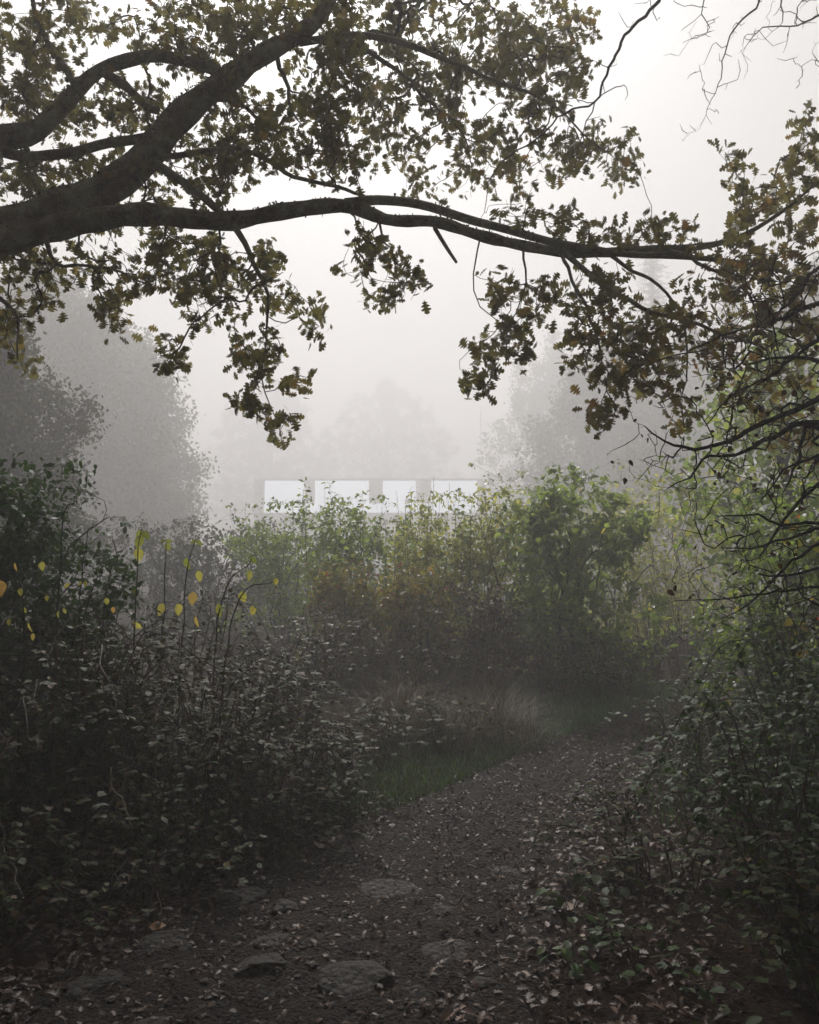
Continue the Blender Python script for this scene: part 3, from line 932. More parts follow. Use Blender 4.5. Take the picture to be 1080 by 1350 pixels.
def make_bare_tree(rng):
    b = np.array([5.4, 6.2, gz(5.4, 6.2) - .05])
    trunk = resample([b, b + np.array([-.1, 0, 2.5]), b + np.array([-.5, -.1, 5.0]), b + np.array([-.9, -.2, 7.5])], [.15, .12, .09, .05], .2)
    S = [
        [(1040, -230, 6.2, .035), (950, -110, 5.9, .026), (900, -40, 5.6, .017), (868, 2, 5.4, .012), (828, 42, 5.3, .010), (805, 85, 5.2, .009), (797, 105, 5.2, .008), (784, 135, 5.15, .0065), (745, 148, 5.1, .0055), (712, 178, 5.05, .005), (668, 208, 5.0, .0045), (645, 240, 5.0, .003), (640, 280, 5.0, .002)],
        [(784, 135, 5.15, .005), (770, 170, 5.15, .004), (758, 220, 5.1, .002)],
        [(1060, -160, 6.2, .025), (1010, -60, 6.0, .014), (1000, 5, 5.9, .008), (970, 35, 5.9, .006), (955, 70, 5.9, .005), (948, 110, 5.9, .0035), (930, 150, 5.9, .002), (922, 170, 5.9, .001)],
        [(1000, -30, 5.9, .009), (940, -10, 5.9, .006), (925, 12, 5.9, .004), (935, 40, 5.9, .003), (900, 58, 5.9, .0015)],
        [(1200, -60, 5.9, .016), (1110, 5, 5.8, .010), (1075, 22, 5.8, .007), (1045, 35, 5.8, .005), (1005, 36, 5.8, .004), (985, 60, 5.8, .002)],
        [(1200, -20, 5.9, .012), (1120, 60, 5.8, .007), (1085, 85, 5.8, .004), (1070, 70, 5.8, .002)],
        [(1075, -120, 6.1, .02), (1050, -40, 6.0, .010), (1030, 0, 5.9, .006), (1032, 28, 5.9, .003), (1010, 50, 5.9, .0015)],
    ]
    mains = []
    for pl in S:
        p, r = px_poly(pl, .06)
        if pl[0][1] < 0 and pl[0][0] > 790:
            q = trunk[0][int(len(trunk[0]) * .8)]
            if np.linalg.norm(q - p[0]) > .3:
                a, ar = resample([q, q * .4 + p[0] * .6 + np.array([0, 0, .3]), p[0]], [r[0] * 1.6, r[0] * 1.2, r[0]], .1)
                p, r = np.concatenate([a[:-1], p]), np.concatenate([ar[:-1], r])
        mains.append(zigzag((p, r), rng, .005))
    T = []
    for pl, kk in zip(S, (3, 3, 5, 5, 7, 5, 5)):
        for a, b_, c, d in pl[2:]:
            if b_ > -20:
                for k in range(kk):
                    T.append(at(a + rng.normal(0, 22), b_ + rng.normal(0, 20), c + rng.normal(0, .08)))
    tw, tips, td = grow(mains, np.array(T), rng, .05, .0026, .35, .25, .2)
    tw = [zigzag(t, rng, .004) for t in tw]
    sp = spurs(mains + tw, rng, 0, .03, .0013, .22)
    root = empty('bare_tree', b, 'leafless tree whose thin knotty twigs hang against the white sky', 'tree')
    tubes([trunk], 8).build('trunk', M['twig'], root, b)
    tubes(mains + tw + sp, 6).build('branches', M['twig'], root, b)


make_bare_tree(np.random.default_rng(41))

# ------------------------------------------------------------------ brambles and shrubs along the path
rg = np.random.default_rng(51)
BL = [
    ('dense bramble mound under the yellow leaved saplings', -1.25, 4.75, .75, .92, 42),
    ('tall dark bramble nearest the glossy shrub', -2.75, 4.6, .95, 1.1, 48),
    ('bramble between the tall dark one and the mound under the saplings', -1.95, 4.5, .8, 1.0, 44),
    ('bramble spilling low on to the path bend', -.78, 4.85, .5, .66, 30),
    ('small bramble at the edge of the grassy verge', -.5, 5.3, .33, .5, 18),
    ('bramble creeping over brown leaf litter at the foot of the bank', -1.95, 3.65, .62, .55, 30),
    ('sparse bramble with rusty leaves low on the bank', -1.25, 4.05, .45, .35, 14),
    ('bramble behind the yellow leaved saplings', -1.75, 5.7, .9, 1.08, 44),
    ('bramble in front of the autumn coloured thicket', -.95, 6.2, .5, .85, 32),
    ('low bramble close to the path among pale fallen leaves', -2.0, 3.0, .4, .3, 12),
]
for l, x, y, r, h, n in BL:
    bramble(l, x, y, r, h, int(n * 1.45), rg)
BR = [
    ('bramble with one arching cane over the far end of the path', 1.95, 5.3, .55, .75, 30),
    ('high bramble under the bare hawthorn twigs', 2.35, 4.5, .75, 1.15, 46),
    ('dark bramble in the deepest shade beside the path', 1.75, 3.75, .6, .85, 36),
    ('low bramble trailing over pale oak leaves at the path edge', 1.2, 4.1, .42, .42, 18),
    ('large leaved bramble nearest to the viewer', 1.55, 2.95, .45, .62, 22),
    ('short bramble with green leaves flat on the litter', .95, 3.25, .3, .2, 9),
    ('bramble with yellowing leaves below the pale shrub', 2.75, 5.7, .8, 1.2, 44),
    ('bramble at the outer edge of the shade beyond the nearest one', 2.3, 3.5, .6, 1.0, 36),
]
for l, x, y, r, h, n in BR:
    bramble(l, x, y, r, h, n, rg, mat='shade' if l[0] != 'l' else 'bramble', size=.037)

shrub('shrub', 'shrub', 'glossy dark shrub rising on the bank behind the brambles', -2.65, 5.3, .95, 1.98, np.random.default_rng(61), 'shade', OVATE, .046, 1700, 9, 12, .02, group='shrubs near the path', tint=lambda p, n: np.random.default_rng(1).beta(1.1, 3, n))
shrub('shrub', 'shrub', 'dark shrub filling the bank below the glossy one', -2.8, 4.9, .7, 1.45, np.random.default_rng(67), 'shade', OVATE, .045, 700, 9, 8, .05, group='shrubs near the path', tint=lambda p, n: np.random.default_rng(5).beta(1.1, 3, n))
shrub('shrub', 'shrub', 'pale speckled shrub with yellow and orange leaves behind the thorny twigs', 2.95, 6.5, 1.0, 2.15, np.random.default_rng(62), 'hazel', ROUND, .042, 900, 9, 8, .1, group='shrubs near the path', tint=lambda p, n: np.random.default_rng(2).beta(1.1, 2.2, n))
shrub('shrub', 'shrub', 'autumn shrub with orange and yellow round leaves among bare thorns', 2.75, 5.0, .5, 1.75, np.random.default_rng(63), 'autumn', ROUND, .05, 70, 5, 5, .4, group='shrubs near the path', tint=lambda p, n: np.random.default_rng(3).beta(2, 1.5, n))
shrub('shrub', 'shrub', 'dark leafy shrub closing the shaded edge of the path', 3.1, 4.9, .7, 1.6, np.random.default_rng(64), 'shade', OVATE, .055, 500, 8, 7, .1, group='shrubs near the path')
far_tree('maple_tree', 'dim green maple with drooping boughs behind the thorny twigs', 4.75, 10.2, 4.3, 1.65, np.random.default_rng(65), 'hazel', .3, 420, 16, .085, 10, None, .16)

# saplings with a few yellow leaves
def sapling(label, pl, leaves, rng, depth):
    base = np.array(at(pl[0][0], pl[0][1], depth))
    base[2] = gz(base[0], base[1]) - .03
    polys = []
    main = resample([base] + [at(a, b, depth + d) for a, b, d in pl[1:]], np.linspace(.007, .003, len(pl)), .05)
    polys.append((wobble(main[0], .008, rng), main[1]))
    lp, la, lu, ls, lt = [], [], [], [], []
    for a, b, d, ex, ey, s, t in leaves:
        p = at(a, b, depth + d)
        i = int(np.argmin(((polys[0][0] - p) ** 2).sum(1)))
        polys.append((np.array([polys[0][0][i], p * .6 + polys[0][0][i] * .4 + np.array([0, 0, .01]), p]), np.array([.002, .0015, .001])))
        e = at(a + ex, b + ey, depth + d + rng.normal(0, .02)) - p
        lp.append(p)
        la.append(e)
        ls.append(np.linalg.norm(e) * s * .72)
        lu.append(nrm(np.array([rng.normal(0, .5), -1.0, rng.uniform(.1, .6)])))
        lt.append(t)
    lv = leaf_arrays(np.array(lp), np.array(la), np.array(lu), np.array(ls), OVATE, rng, np.array(lt))
    return plant('sapling', 'sapling', label, base, polys, [], lv, M['twig'], M['yellow'], 'yellow leaved saplings', 'leaves', 'stem')


rs = np.random.default_rng(71)
sapling('sapling with four broad yellow green leaves at its bare tip', [(172, 900), (178, 780, 0), (188, 700, 0)], [(188, 700, 0, -14, 10, 1, .15), (188, 700, 0, 12, 16, 1, .1), (187, 706, 0, -10, 24, 1, .2), (183, 722, 0, 0, 24, 1.1, .45), (176, 820, 0, 14, 14, 1, .5)], rs, 4.9)
sapling('thin bare sapling with small green leaves only at its top', [(212, 900), (215, 800, 0), (219, 712, .05)], [(219, 712, .05, -12, 4, 1, .1), (219, 712, .05, 12, 4, 1, .1), (218, 716, .05, 9, 14, 1, .2)], rs, 5.1)
sapling('sapling with green top and orange yellow leaves low on the stem', [(236, 900), (242, 790, 0), (258, 712, 0)], [(258, 712, 0, 13, 10, 1, .1), (258, 712, 0, -9, 6, 1, .1), (246, 735, 0, 2, 24, 1, .15), (215, 795, 0, -8, 24, 1, .6), (234, 795, 0, 4, 24, 1, .55), (255, 780, .05, -3, 26, 1, .9), (262, 752, .05, 2, 22, 1, .5), (258, 812, .05, 3, 22, 1, .85)], rs, 5.0)
sapling('sapling with scattered pale yellow leaves leaning away from the others', [(280, 900), (290, 800, 0), (330, 738, 0)], [(330, 735, 0, 12, 10, 1, .1), (328, 752, 0, 3, 20, 1, .5), (318, 780, 0, 6, 20, 1, .4), (290, 795, 0, -3, 28, 1, .25), (334, 800, 0, -1, 16, 1, .6)], rs, 4.8)
sapling('low arching sapling tip with a single yellow leaf hanging at its end', [(270, 910), (310, 810, 0), (362, 762, 0)], [(363, 762, 0, 2, 14, 1, .5), (333, 798, 0, -2, 14, 1, .55)], rs, 4.75)
sapling('sapling with yellow and orange leaves hanging before the dark shrub', [(28, 910), (30, 810, 0), (20, 745, 0)], [(20, 742, 0, 1, 16, 1, .9), (28, 775, 0, -3, 15, 1, .4), (55, 740, 0, 1, 18, 1, .45), (0, 765, 0, 4, 24, 1.3, 1.0), (12, 815, 0, -1, 14, 1, .5), (38, 820, 0, 3, 20, 1, .7), (30, 800, .05, 6, 12, 1, .3), (45, 835, 0, -5, 14, 1, .8)], rs, 4.35)
sapling('sapling with curled pale leaves at the edge of the dark shrub', [(105, 910), (112, 830, 0), (128, 760, .1)], [(92, 770, 0, -12, 6, 1, .6), (108, 768, 0, -8, 4, 1, .5), (112, 765, 0, 2, 12, 1, .5), (78, 805, 0, -4, 14, 1, .3), (84, 802, 0, 4, 10, 1, .4), (140, 788, 0, 2, 14, 1, .4), (150, 800, 0, -2, 12, 1, 1.0), (62, 785, 0, -1, 10, 1, .6)], rs, 4.5)
for l, pl in (('leafless forked twig standing up out of the brambles', [(120, 880, 0), (140, 780, 0), (155, 740, 0), (148, 708, 0)]), ('bare dark twig beside the glossy shrub', [(90, 870, 0), (110, 740, 0), (123, 690, 0)]), ('bare twig with a side fork against the glossy shrub', [(70, 850, 0), (82, 705, 0), (100, 665, 0), (103, 655, 0)])):
    b = np.array(at(pl[0][0], pl[0][1], 4.7))
    b[2] = gz(b[0], b[1]) - .03
    m = resample([b] + [at(a, c, 4.7) for a, c, d in pl[1:]], np.linspace(.006, .002, len(pl)), .05)
    m = zigzag(m, rs, .004)
    k = int(len(m[0]) * .85)
    f2 = resample([m[0][k], m[0][k] + np.array([.05, 0, .1])], [.002, .001], .03)
    o = tubes([m, f2], 5).build('dead_twig', M['darktwig'], None, b)
    o.location = b
    tag(o, l, 'twig', 'bare twigs above the brambles')

# the thicket in the middle
TH = [
    ('hazel_bush', 'broad green hazel bush at the bend of the path', 1.85, 9.4, 1.05, 2.3, 'hazel', OVATE, .085, 800, 8, .05),
    ('shrub', 'yellow green shrub at the near edge of the thicket with orange leaves', -.75, 9.2, .62, 1.3, 'autumn', ROUND, .045, 520, 8, .08),
    ('shrub', 'small autumn shrub with red and orange leaves in the heart of the thicket', .1, 8.9, .6, 1.35, 'autumn', ROUND, .045, 480, 8, .08),
    ('shrub', 'pale green shrub among tall bare stems below the bright windows', .35, 10.2, .85, 2.08, 'pale', OVATE, .05, 760, 8, .06),
    ('shrub', 'low rusty brown shrub at the foot of the thicket', .75, 8.8, .6, 1.1, 'rust', OVATE, .045, 460, 8, .03),
    ('shrub', 'yellowish shrub squeezed between the hazel and the bare stems', 1.0, 10.2, .75, 2.2, 'pale', ROUND, .05, 700, 8, .06),
    ('shrub', 'green shrub at the back of the thicket before the first window', -.75, 10.8, .85, 2.05, 'hazel', OVATE, .055, 760, 8, .06),
    ('shrub', 'misty low shrub to one side of the thicket', -1.85, 12.0, 1.1, 2.0, 'hazel', OVATE, .055, 700, 8, .04),
    ('shrub', 'grey green shrub fading into the fog beyond the saplings', -3.2, 13.5, 1.4, 1.8, 'fog', OVATE, .06, 700, 8, .04),
    ('shrub', 'dull green shrub filling the thicket behind the autumn shrub', .1, 11.6, 1.1, 2.0, 'hazel', OVATE, .06, 600, 8, .06),
    ('shrub', 'foggy shrub standing behind the hazel', 3.3, 13.2, 1.3, 2.5, 'pale', OVATE, .065, 640, 8, .05),
    ('shrub', 'pale foggy shrub between the hazel and the dim maple', 4.6, 14.5, 1.5, 2.9, 'pale', OVATE, .065, 700, 8, .05),
    ('shrub', 'faint tall shrub almost lost in fog behind the thicket', 2.8, 18.5, 1.9, 3.3, 'hazel', OVATE, .09, 600, 8, .06),
    ('shrub', 'dim shrub at the foot of the foggy trees', -5.2, 16.5, 2.0, 2.1, 'fog', OVATE, .08, 600, 8, .05),
    ('shrub', 'dim shrub near the pavilion wall beyond the misty low shrub', -2.6, 18.5, 1.6, 2.0, 'fog', OVATE, .08, 500, 8, .05),
]
for i, (nm, l, x, y, r, h, mt, tm, sz, nt_, per, lo) in enumerate(TH):
    shrub(nm, 'shrub', l, x, y, r, h, np.random.default_rng(100 + i), mt, tm, sz, nt_, per, 8, lo, group='shrubs of the thicket', tint=(lambda p, n, i=i: np.random.default_rng(200 + i).beta(1.2, 1.7, n)))
for l, x, y, r, h, n in (('dark bramble under the yellow green shrub of the thicket', -.95, 8.6, .5, .75, 26), ('dark bramble in the shadow below the autumn shrub', -.2, 8.5, .55, .65, 28), ('low bramble in the rough grass beyond the green verge', -.05, 6.4, .38, .42, 16), ('low bramble crouching before the tan grass mound', .3, 6.75, .36, .36, 15), ('brown bramble at the foot of the hazel bush', 1.5, 8.75, .55, .7, 28),
                         ('bramble at the far foot of the hazel bush', 2.2, 8.95, .5, .6, 26), ('bramble between the rusty shrub and the tan grass mound', .55, 8.35, .45, .55, 22)):
    bramble(l, x, y, r, h, n, rg, mat='rust' if y > 8 else 'bramble', size=.042)
# upright leafy shoots in front of the windows
for i, (l, px, py, dep) in enumerate((('leafy shoot crossing the dark pier between the first windows', 402, 632, 9.6), ('leafy shoot before the second bright window', 436, 640, 9.4), ('shorter leafy shoot at the edge of the second window', 476, 652, 9.4),
                                      ('leafy shoot at the end of the bright windows', 607, 645, 9.9), ('leafy shoot rising from the hazel bush', 800, 655, 9.5), ('leafy shoot beside the hazel crown', 742, 648, 9.6), ('thin shoot rising behind the saplings', 318, 690, 11.0))):
    rng = np.random.default_rng(300 + i)
    top = at(px, py, dep)
    b = np.array([top[0] + rng.normal(0, .1), dep, gz(top[0], dep) - .02])
    st = resample([b, b * .5 + top * .5 + np.array([.03, 0, 0]), top], [.008, .005, .0015], .06)
    st = (wobble(st[0], .02, rng), st[1])
    n0 = len(st[0])
    lp, la, sp = [], [], []
    for j in range(int(n0 * .45), n0):
        for q in range(4):
            d = nrm(rdir(rng, 1)[0] * np.array([1, 1, .3]) + np.array([0, 0, .25]))
            p = st[0][j] + d * rng.uniform(.02, .16) * (1.25 - j / n0)
            sp.append((np.array([st[0][j], p]), np.array([.0015, .001])))
            lp.append(p)
            la.append(d + np.array([0, 0, -.2]))
    n = len(lp)
    lv = leaf_arrays(np.array(lp), np.array(la), rdir(rng, n) * .6 + np.array([0, 0, .6]), .06 * rng.uniform(.6, 1.3, n), OVATE, rng, rng.beta(1.2, 2, n))
    plant('leafy_shoot', 'shoot', l, b, [st] + sp, [], lv, M['twig'], M['hazel'], 'leafy shoots of the thicket', 'leaves', 'stem', 4)
# tall bare stems
rw = np.random.default_rng(81)
xs = [(506, 668), (522, 650), (534, 655), (541, 640), (556, 650), (566, 645), (572, 632), (580, 650), (590, 638), (598, 660), (618, 650), (636, 655), (660, 648), (640, 640)]
for i, (px, py) in enumerate(xs):
    dep = 9.7 + .12 * (i % 5)
    top = at(px, py, dep)
    b = np.array([top[0] + rw.normal(0, .08), dep, 0])
    b[2] = gz(b[0], b[1]) - .02
    st = resample([b, b * .5 + top * .5, top], [.006, .005, .002], .1)
    st = (wobble(st[0], .02, rw), st[1])
    ex = spurs([st], rw, 0, .10, .0018, .35)
    o = tubes([st] + ex, 5).build('weed_stem', M['weed'], None, b)
    o.location = b
    tag(o, 'tall bare weed stem standing up out of the thicket below the windows', 'weed stem', 'bare stems in the thicket')
# dark dead weeds behind the bend
for i, (x, y) in enumerate([(2.5, 9.0), (2.75, 9.4), (2.95, 9.9), (3.15, 9.3), (3.35, 10.1), (3.6, 10.3)]):
    b = np.array([x, y, gz(x, y) - .02])
    ps = []
    for k in range(26):
        a = b + np.array([rw.normal(0, .14), rw.normal(0, .14), 0])
        e = a + np.array([rw.normal(0, .16), rw.normal(0, .1), rw.uniform(.4, 1.15)])
        ps.append(resample([a, a * .5 + e * .5 + rw.normal(0, .03, 3), e], [.004, .003, .0012], .1))
    ps += spurs(ps, rw, 0, .09, .0014, .3)
    o = tubes(ps, 3).build('dead_weed', M['weed'], None, b)
    o.location = b
    tag(o, 'clump of dark dead weed stems beyond the green grass at the path bend', 'weed', 'dead weeds beyond the bend')


# ------------------------------------------------------------------ grass, litter, gravel, stones
def blades(pts, hts, rng, mat, name, lean=.35, width=.004, parent=None, origin=None, tint=None):
    n = len(pts)
    a = rng.uniform(0, 6.3, n)
    d = np.stack([np.cos(a), np.sin(a), np.zeros(n)], 1)
    ln = rng.uniform(.1, 1, (n, 1)) * lean
    s = np.stack([-np.sin(a + rng.normal(0, .6, n)), np.cos(a), np.zeros(n)], 1)
    v = []
    for t, w in ((0, 1), (.35, .9), (.7, .6), (1, .05)):
        p = pts + np.array([0, 0, 1.0]) * hts[:, None] * t * (1 - ln * t * .45) + d * hts[:, None] * ln * t * t * 1.2
        v += [p - s * width * w, p + s * width * w]
    v = np.stack(v, 1).reshape(-1, 3)
    f = []
    for k in range(3):
        q = np.arange(n) * 8 + 2 * k
        f.append(np.stack([q, q + 1, q + 3, q + 2], 1))
    t = np.repeat(rng.random(n) if tint is None else tint, 8)
    return build(name, v if origin is None else v - origin, np.concatenate(f), mat, parent, t)


rgz = np.random.default_rng(91)


def scatter(n, x0, x1, y0, y1, cond, rng):
    out = []
    while sum(len(o) for o in out) < n:
        x, y = rng.uniform(x0, x1, n), rng.uniform(y0, y1, n)
        k = cond(x, y, path_edge(x, y))
        out.append(np.stack([x[k], y[k]], 1))
    p = np.concatenate(out)[:n]
    return np.c_[p, hgt(p[:, 0], p[:, 1])]


# green verge inside the bend, and the lawn-like patch at the far end of the path
g1 = scatter(4500, -.6, 1.3, 5.1, 7.6, lambda x, y, e: (e > -.04) & (e < .9) & (x - .62 < (y - 5.4) * .75) & (rgz.random(len(x)) < np.clip(1.1 - e, .1, 1)), rgz)
g2 = scatter(14000, .8, 3.4, 7.2, 9.4, lambda x, y, e: (e > -.05) & (y > 7.0 + .2 * (x - 1)), rgz)
g3 = scatter(700, 1.5, 3.2, 4.5, 7.6, lambda x, y, e: (e > 0) & (e < .5), rgz)
g = np.concatenate([g1, g2, g3])
o = blades(g, np.concatenate([rgz.uniform(.03, .10, len(g1)), rgz.uniform(.06, .16, len(g2)), rgz.uniform(.04, .12, len(g3))]), rgz, M['grass'], 'grass', .7, .0035, tint=np.concatenate([rgz.beta(1, 2, len(g1)), rgz.uniform(.35, 1, len(g2)), rgz.random(len(g3))]))
tag(o, 'short green grass on the verges of the path', 'grass', None, 'stuff')
for i, (l, x, y, r, n, hh) in enumerate((('large mound of tan dry grass on the inside of the bend', .72, 7.2, .42, 1500, .55), ('dry grass tuft leaning towards the bramble in front of the thicket', .05, 7.2, .38, 650, .5), ('dry grass tuft at the foot of the rusty brown shrub', .85, 8.25, .33, 700, .6),
                                         ('thin straw coloured tuft under the autumn shrub', -.3, 8.3, .35, 700, .7), ('small dry tuft next to the green verge', .25, 6.7, .25, 500, .35), ('straw tuft beside the bramble with the arching cane', 2.3, 6.0, .3, 500, .45),
                                         ('wispy dry grass at the foot of the pale speckled shrub', 2.5, 7.3, .4, 800, .55))):
    p = np.stack([rgz.normal(x, r * .6, n), rgz.normal(y, r * .6, n)], 1)
    d = np.hypot(p[:, 0] - x, p[:, 1] - y)
    p = np.c_[p, hgt(p[:, 0], p[:, 1]) + .10 * np.clip(1 - d / r, 0, 1)]
    b = np.array([x, y, gz(x, y)])
    o = blades(p, hh * rgz.uniform(.4, 1.15, n) * np.clip(1.2 - d / r * .5, .35, 1.2), rgz, M['straw'], 'grass_tuft', 1.5, .0024, None, b)
    o.location = b
    tag(o, l, 'grass tuft', 'dry grass tufts')

# fallen leaves
def fallen(n, cond, x0, x1, y0, y1, rng):
    return scatter(n, x0, x1, y0, y1, cond, rng)


L1 = fallen(2300, lambda x, y, e: (e > -.42) & (e < .7) & (rgz.random(len(x)) < np.clip((e + .5) * 2.2, .12, 1)) & (x > np.interp(y, PATH[:, 1], PATH[:, 0])), -.2, 2.6, 2.3, 7.0, rgz)
L2 = fallen(3200, lambda x, y, e: (e > -.2) & (e < 1.3) & (x < np.interp(y, PATH[:, 1], PATH[:, 0])), -3.2, .2, 2.3, 5.2, rgz)
L3 = fallen(5200, lambda x, y, e: e < .05, -1.8, 2.8, 2.3, 8.3, rgz)
L4 = fallen(1500, lambda x, y, e: (e > .4), .5, 3.2, 2.3, 6, rgz)
LL = np.concatenate([L1, L2, L3, L4])
n = len(LL)
LL[:, 2] += rgz.uniform(.004, .03, n)
tint = np.concatenate([rgz.beta(1.3, 1.3, len(L1)), rgz.beta(1.1, 3.0, len(L2)), rgz.beta(1.0, 1.8, len(L3)), rgz.beta(1.1, 2.6, len(L4))])
a = rgz.uniform(0, 6.3, n)
lv = leaf_arrays(LL, np.stack([np.cos(a), np.sin(a), rgz.normal(0, .18, n)], 1), np.array([0, 0, 1.0]) + rgz.normal(0, .22, (n, 3)), np.where(np.arange(n) < len(L1) + len(L2), 1.0, .6) * .047 * rgz.uniform(.4, 1.25, n), OAKM, rgz, tint, 1.4)
o = build('fallen_leaves', lv[0], lv[1], M['litter'], None, lv[2])
tag(o, 'brown and pale oak leaves strewn over the path and banks', 'fallen leaves', None, 'stuff')
for i, (l, px, py, mt, sz, tn, dirx) in enumerate((('single orange leaf lying at the edge of the trodden earth', 197, 1212, 'orange', .07, .5, (1, .15)), ('pale flat oval leaf lying on the leaf litter beside the path', 740, 1191, 'litter', .07, 1.0, (1, .1)),
                                                   ('curled whitish leaf on the bank of brown litter', 42, 1222, 'litter', .11, 1.0, (-.3, .8)), ('green leaf low on the litter at the dark edge', 1070, 1228, 'yellow', .09, .1, (-.2, .5)))):
    dep = 1.6 * F / (py - HZ)
    p = at(px, py, dep)
    p[2] = gz(p[0], p[1]) + .02
    v, f, t = leaf_arrays(np.zeros((1, 3)), np.array([[dirx[0], dirx[1], .1]]), np.array([[.0, -.35, 1.0]]), np.array([sz]), OVATE if mt != 'litter' or i == 1 else OAKM, rgz, np.array([tn]))
    o = build('fallen_leaf', v, f, M[mt], None, t)
    o.location = p
    tag(o, l, 'leaf', 'single leaves on the ground')

# gravel and the flat stones set in the path
def ico(sub):
    import bmesh
    bm = bmesh.new()
    bmesh.ops.create_icosphere(bm, subdivisions=sub, radius=1)
    bm.verts.ensure_lookup_table()
    v = np.array([q.co[:] for q in bm.verts])
    f = np.array([[q.index for q in p.verts] for p in bm.faces])
    bm.free()
    return v, f


iv, jf = ico(1)
gp = scatter(9000, -1.8, 3.2, 2.3, 8.6, lambda x, y, e: e < -.02, rgz)
n = len(gp)
sz = .004 + .028 * rgz.beta(1, 6, n)
sc = sz[:, None] * rgz.uniform(.6, 1.3, (n, 3)) * np.array([1, 1, .55])
vv = gp[:, None] + iv[None] * sc[:, None] * rgz.uniform(.8, 1.2, (n, len(iv), 1))
o = build('gravel', vv.reshape(-1, 3), (jf[None] + (np.arange(n) * len(iv))[:, None, None]).reshape(-1, 3), M['stone'], None, None, False)
tag(o, 'small stones scattered in the trodden earth of the path', 'gravel', None, 'stuff')
sv, sf = ico(4)
ST = [('largest dark flat stone with a cluster of pale leaves at its side', 462, 1284, 62, .5), ('dark stone with a steep face behind the largest stone', 347, 1262, 40, .75), ('smooth grey stone near the foot of the bank', 132, 1282, 42, .35), ('broad low stone beside the orange leaf', 222, 1230, 46, .35),
      ('pointed stone in the middle of the bare earth', 376, 1186, 26, .7), ('flat pale slab half sunk before the path narrows', 516, 1160, 46, .25), ('low rounded stone at the border of the bramble bank', 318, 1166, 40, .3), ('wedge shaped stone between the path middle and the largest stone', 362, 1228, 30, .5),
      ('round stone beyond the cluster of pale leaves', 546, 1294, 28, .5), ('small greenish stone among the oak leaves of the path', 632, 1283, 20, .5), ('shallow stone hump where the path is widest', 590, 1244, 40, .25), ('small flat stone close to the pale oval leaf', 662, 1140, 30, .2),
      ('tiny stone next to the pointed one', 408, 1258, 16, .6), ('sunken stone at the nearest border of the path', 205, 1342, 44, .35), ('half buried stone in line with the flat pale slab', 590, 1188, 30, .25)]
for i, (l, px, py, w, fl) in enumerate(ST):
    rng = np.random.default_rng(400 + i)
    dep = 1.6 * F / (py - HZ)
    p = at(px, py, dep)
    r = w / F * dep
    v = sv.copy()
    for k in range(7):
        d = rdir(rng, 1)[0]
        h0 = rng.uniform(.45, .8)
        q = v @ d
        v = v - np.maximum(q - h0, 0)[:, None] * d * .9
    v += .05 * np.sin(v[:, [1, 2, 0]] * 5 + rng.uniform(0, 6)) + .02 * np.sin(v[:, [2, 0, 1]] * 13)
    v = v + .018 * np.sin(v[:, [1, 2, 0]] * 29 + 2 * np.sin(v[:, [2, 0, 1]] * 17))
    v = v * np.array([r, r * rng.uniform(.6, .9), r * fl * .75])
    p[2] = gz(p[0], p[1]) - r * fl * .12
    o = build('stone', v, sf, M['stone'], None)
    o.location = p
    o.rotation_euler[2] = rng.uniform(-.4, .4)
    tag(o, l, 'stone', 'stones set in the path')

# a pale broken stem hanging out of the bramble bank, and sticks on the earth
for l, pl, rad in (('pale broken bramble stem bent over the brown litter of the bank', [(146, 1012, 3.75), (148, 1040, 3.72), (160, 1052, 3.7), (170, 1078, 3.68), (174, 1092, 3.66)], .004),
                   ('bleached stalk standing at the foot of the bank', [(212, 1150, 3.6), (214, 1120, 3.6), (209, 1095, 3.62)], .003),
                   ('pale stalk at the base of the tan grass mound', [(592, 985, 6.6), (600, 955, 6.6), (608, 940, 6.6)], .005)):
    q, rr = px_poly([(*p_, rad) for p_ in pl], .02)
    if l.startswith('ble') or l.endswith('mound'):
        q = q + np.array([0, 0, gz(q[0][0], q[0][1]) - q[0][2] - .01])
    b = q[0].copy()
    o = tubes([(wobble(q, .004, rgz), rr)], 6).build('dead_stalk', M['palestem'], None, b)
    o.location = b
    tag(o, l, 'stem', 'dead pale stems')
# sprouts on the litter
rp = np.random.default_rng(95)
for i, (l, x, y, h, n_) in enumerate((('low green seedling among pale oak leaves at the path edge', .72, 3.75, .16, 16), ('leafy green seedling beyond the low one', .95, 4.05, .2, 20), ('broad leaved green weed at the dark edge nearest to the viewer', 1.28, 2.55, .35, 26),
                                      ('small dark seedling low on the litter of the shaded bank', .62, 3.3, .12, 14), ('green weed with upright leaves under the large leaved bramble', 1.5, 3.35, .3, 22))):
    b = np.array([x, y, gz(x, y) - .01])
    ps, lp, la = [], [], []
    for k in range(n_):
        d = nrm(np.array([rp.normal(), rp.normal(), rp.uniform(.2, 1.3)]))
        e = b + d * h * rp.uniform(.5, 1.1)
        ps.append((np.array([b, b * .5 + e * .5 + np.array([0, 0, .02]), e]), np.array([.002, .0016, .001])))
        lp.append(e)
        la.append(np.array([d[0], d[1], -.2]))
    lv = leaf_arrays(np.array(lp), np.array(la), np.array([0, 0, 1.0]) + rp.normal(0, .3, (n_, 3)), .06 * rp.uniform(.6, 1.2, n_), OVATE, rp, rp.uniform(.2, .85, n_))
    plant('seedling', 'seedling', l, b, ps, [], lv, M['cane'], M['shade'], 'green seedlings on the litter', 'leaves', 'stem', 4)

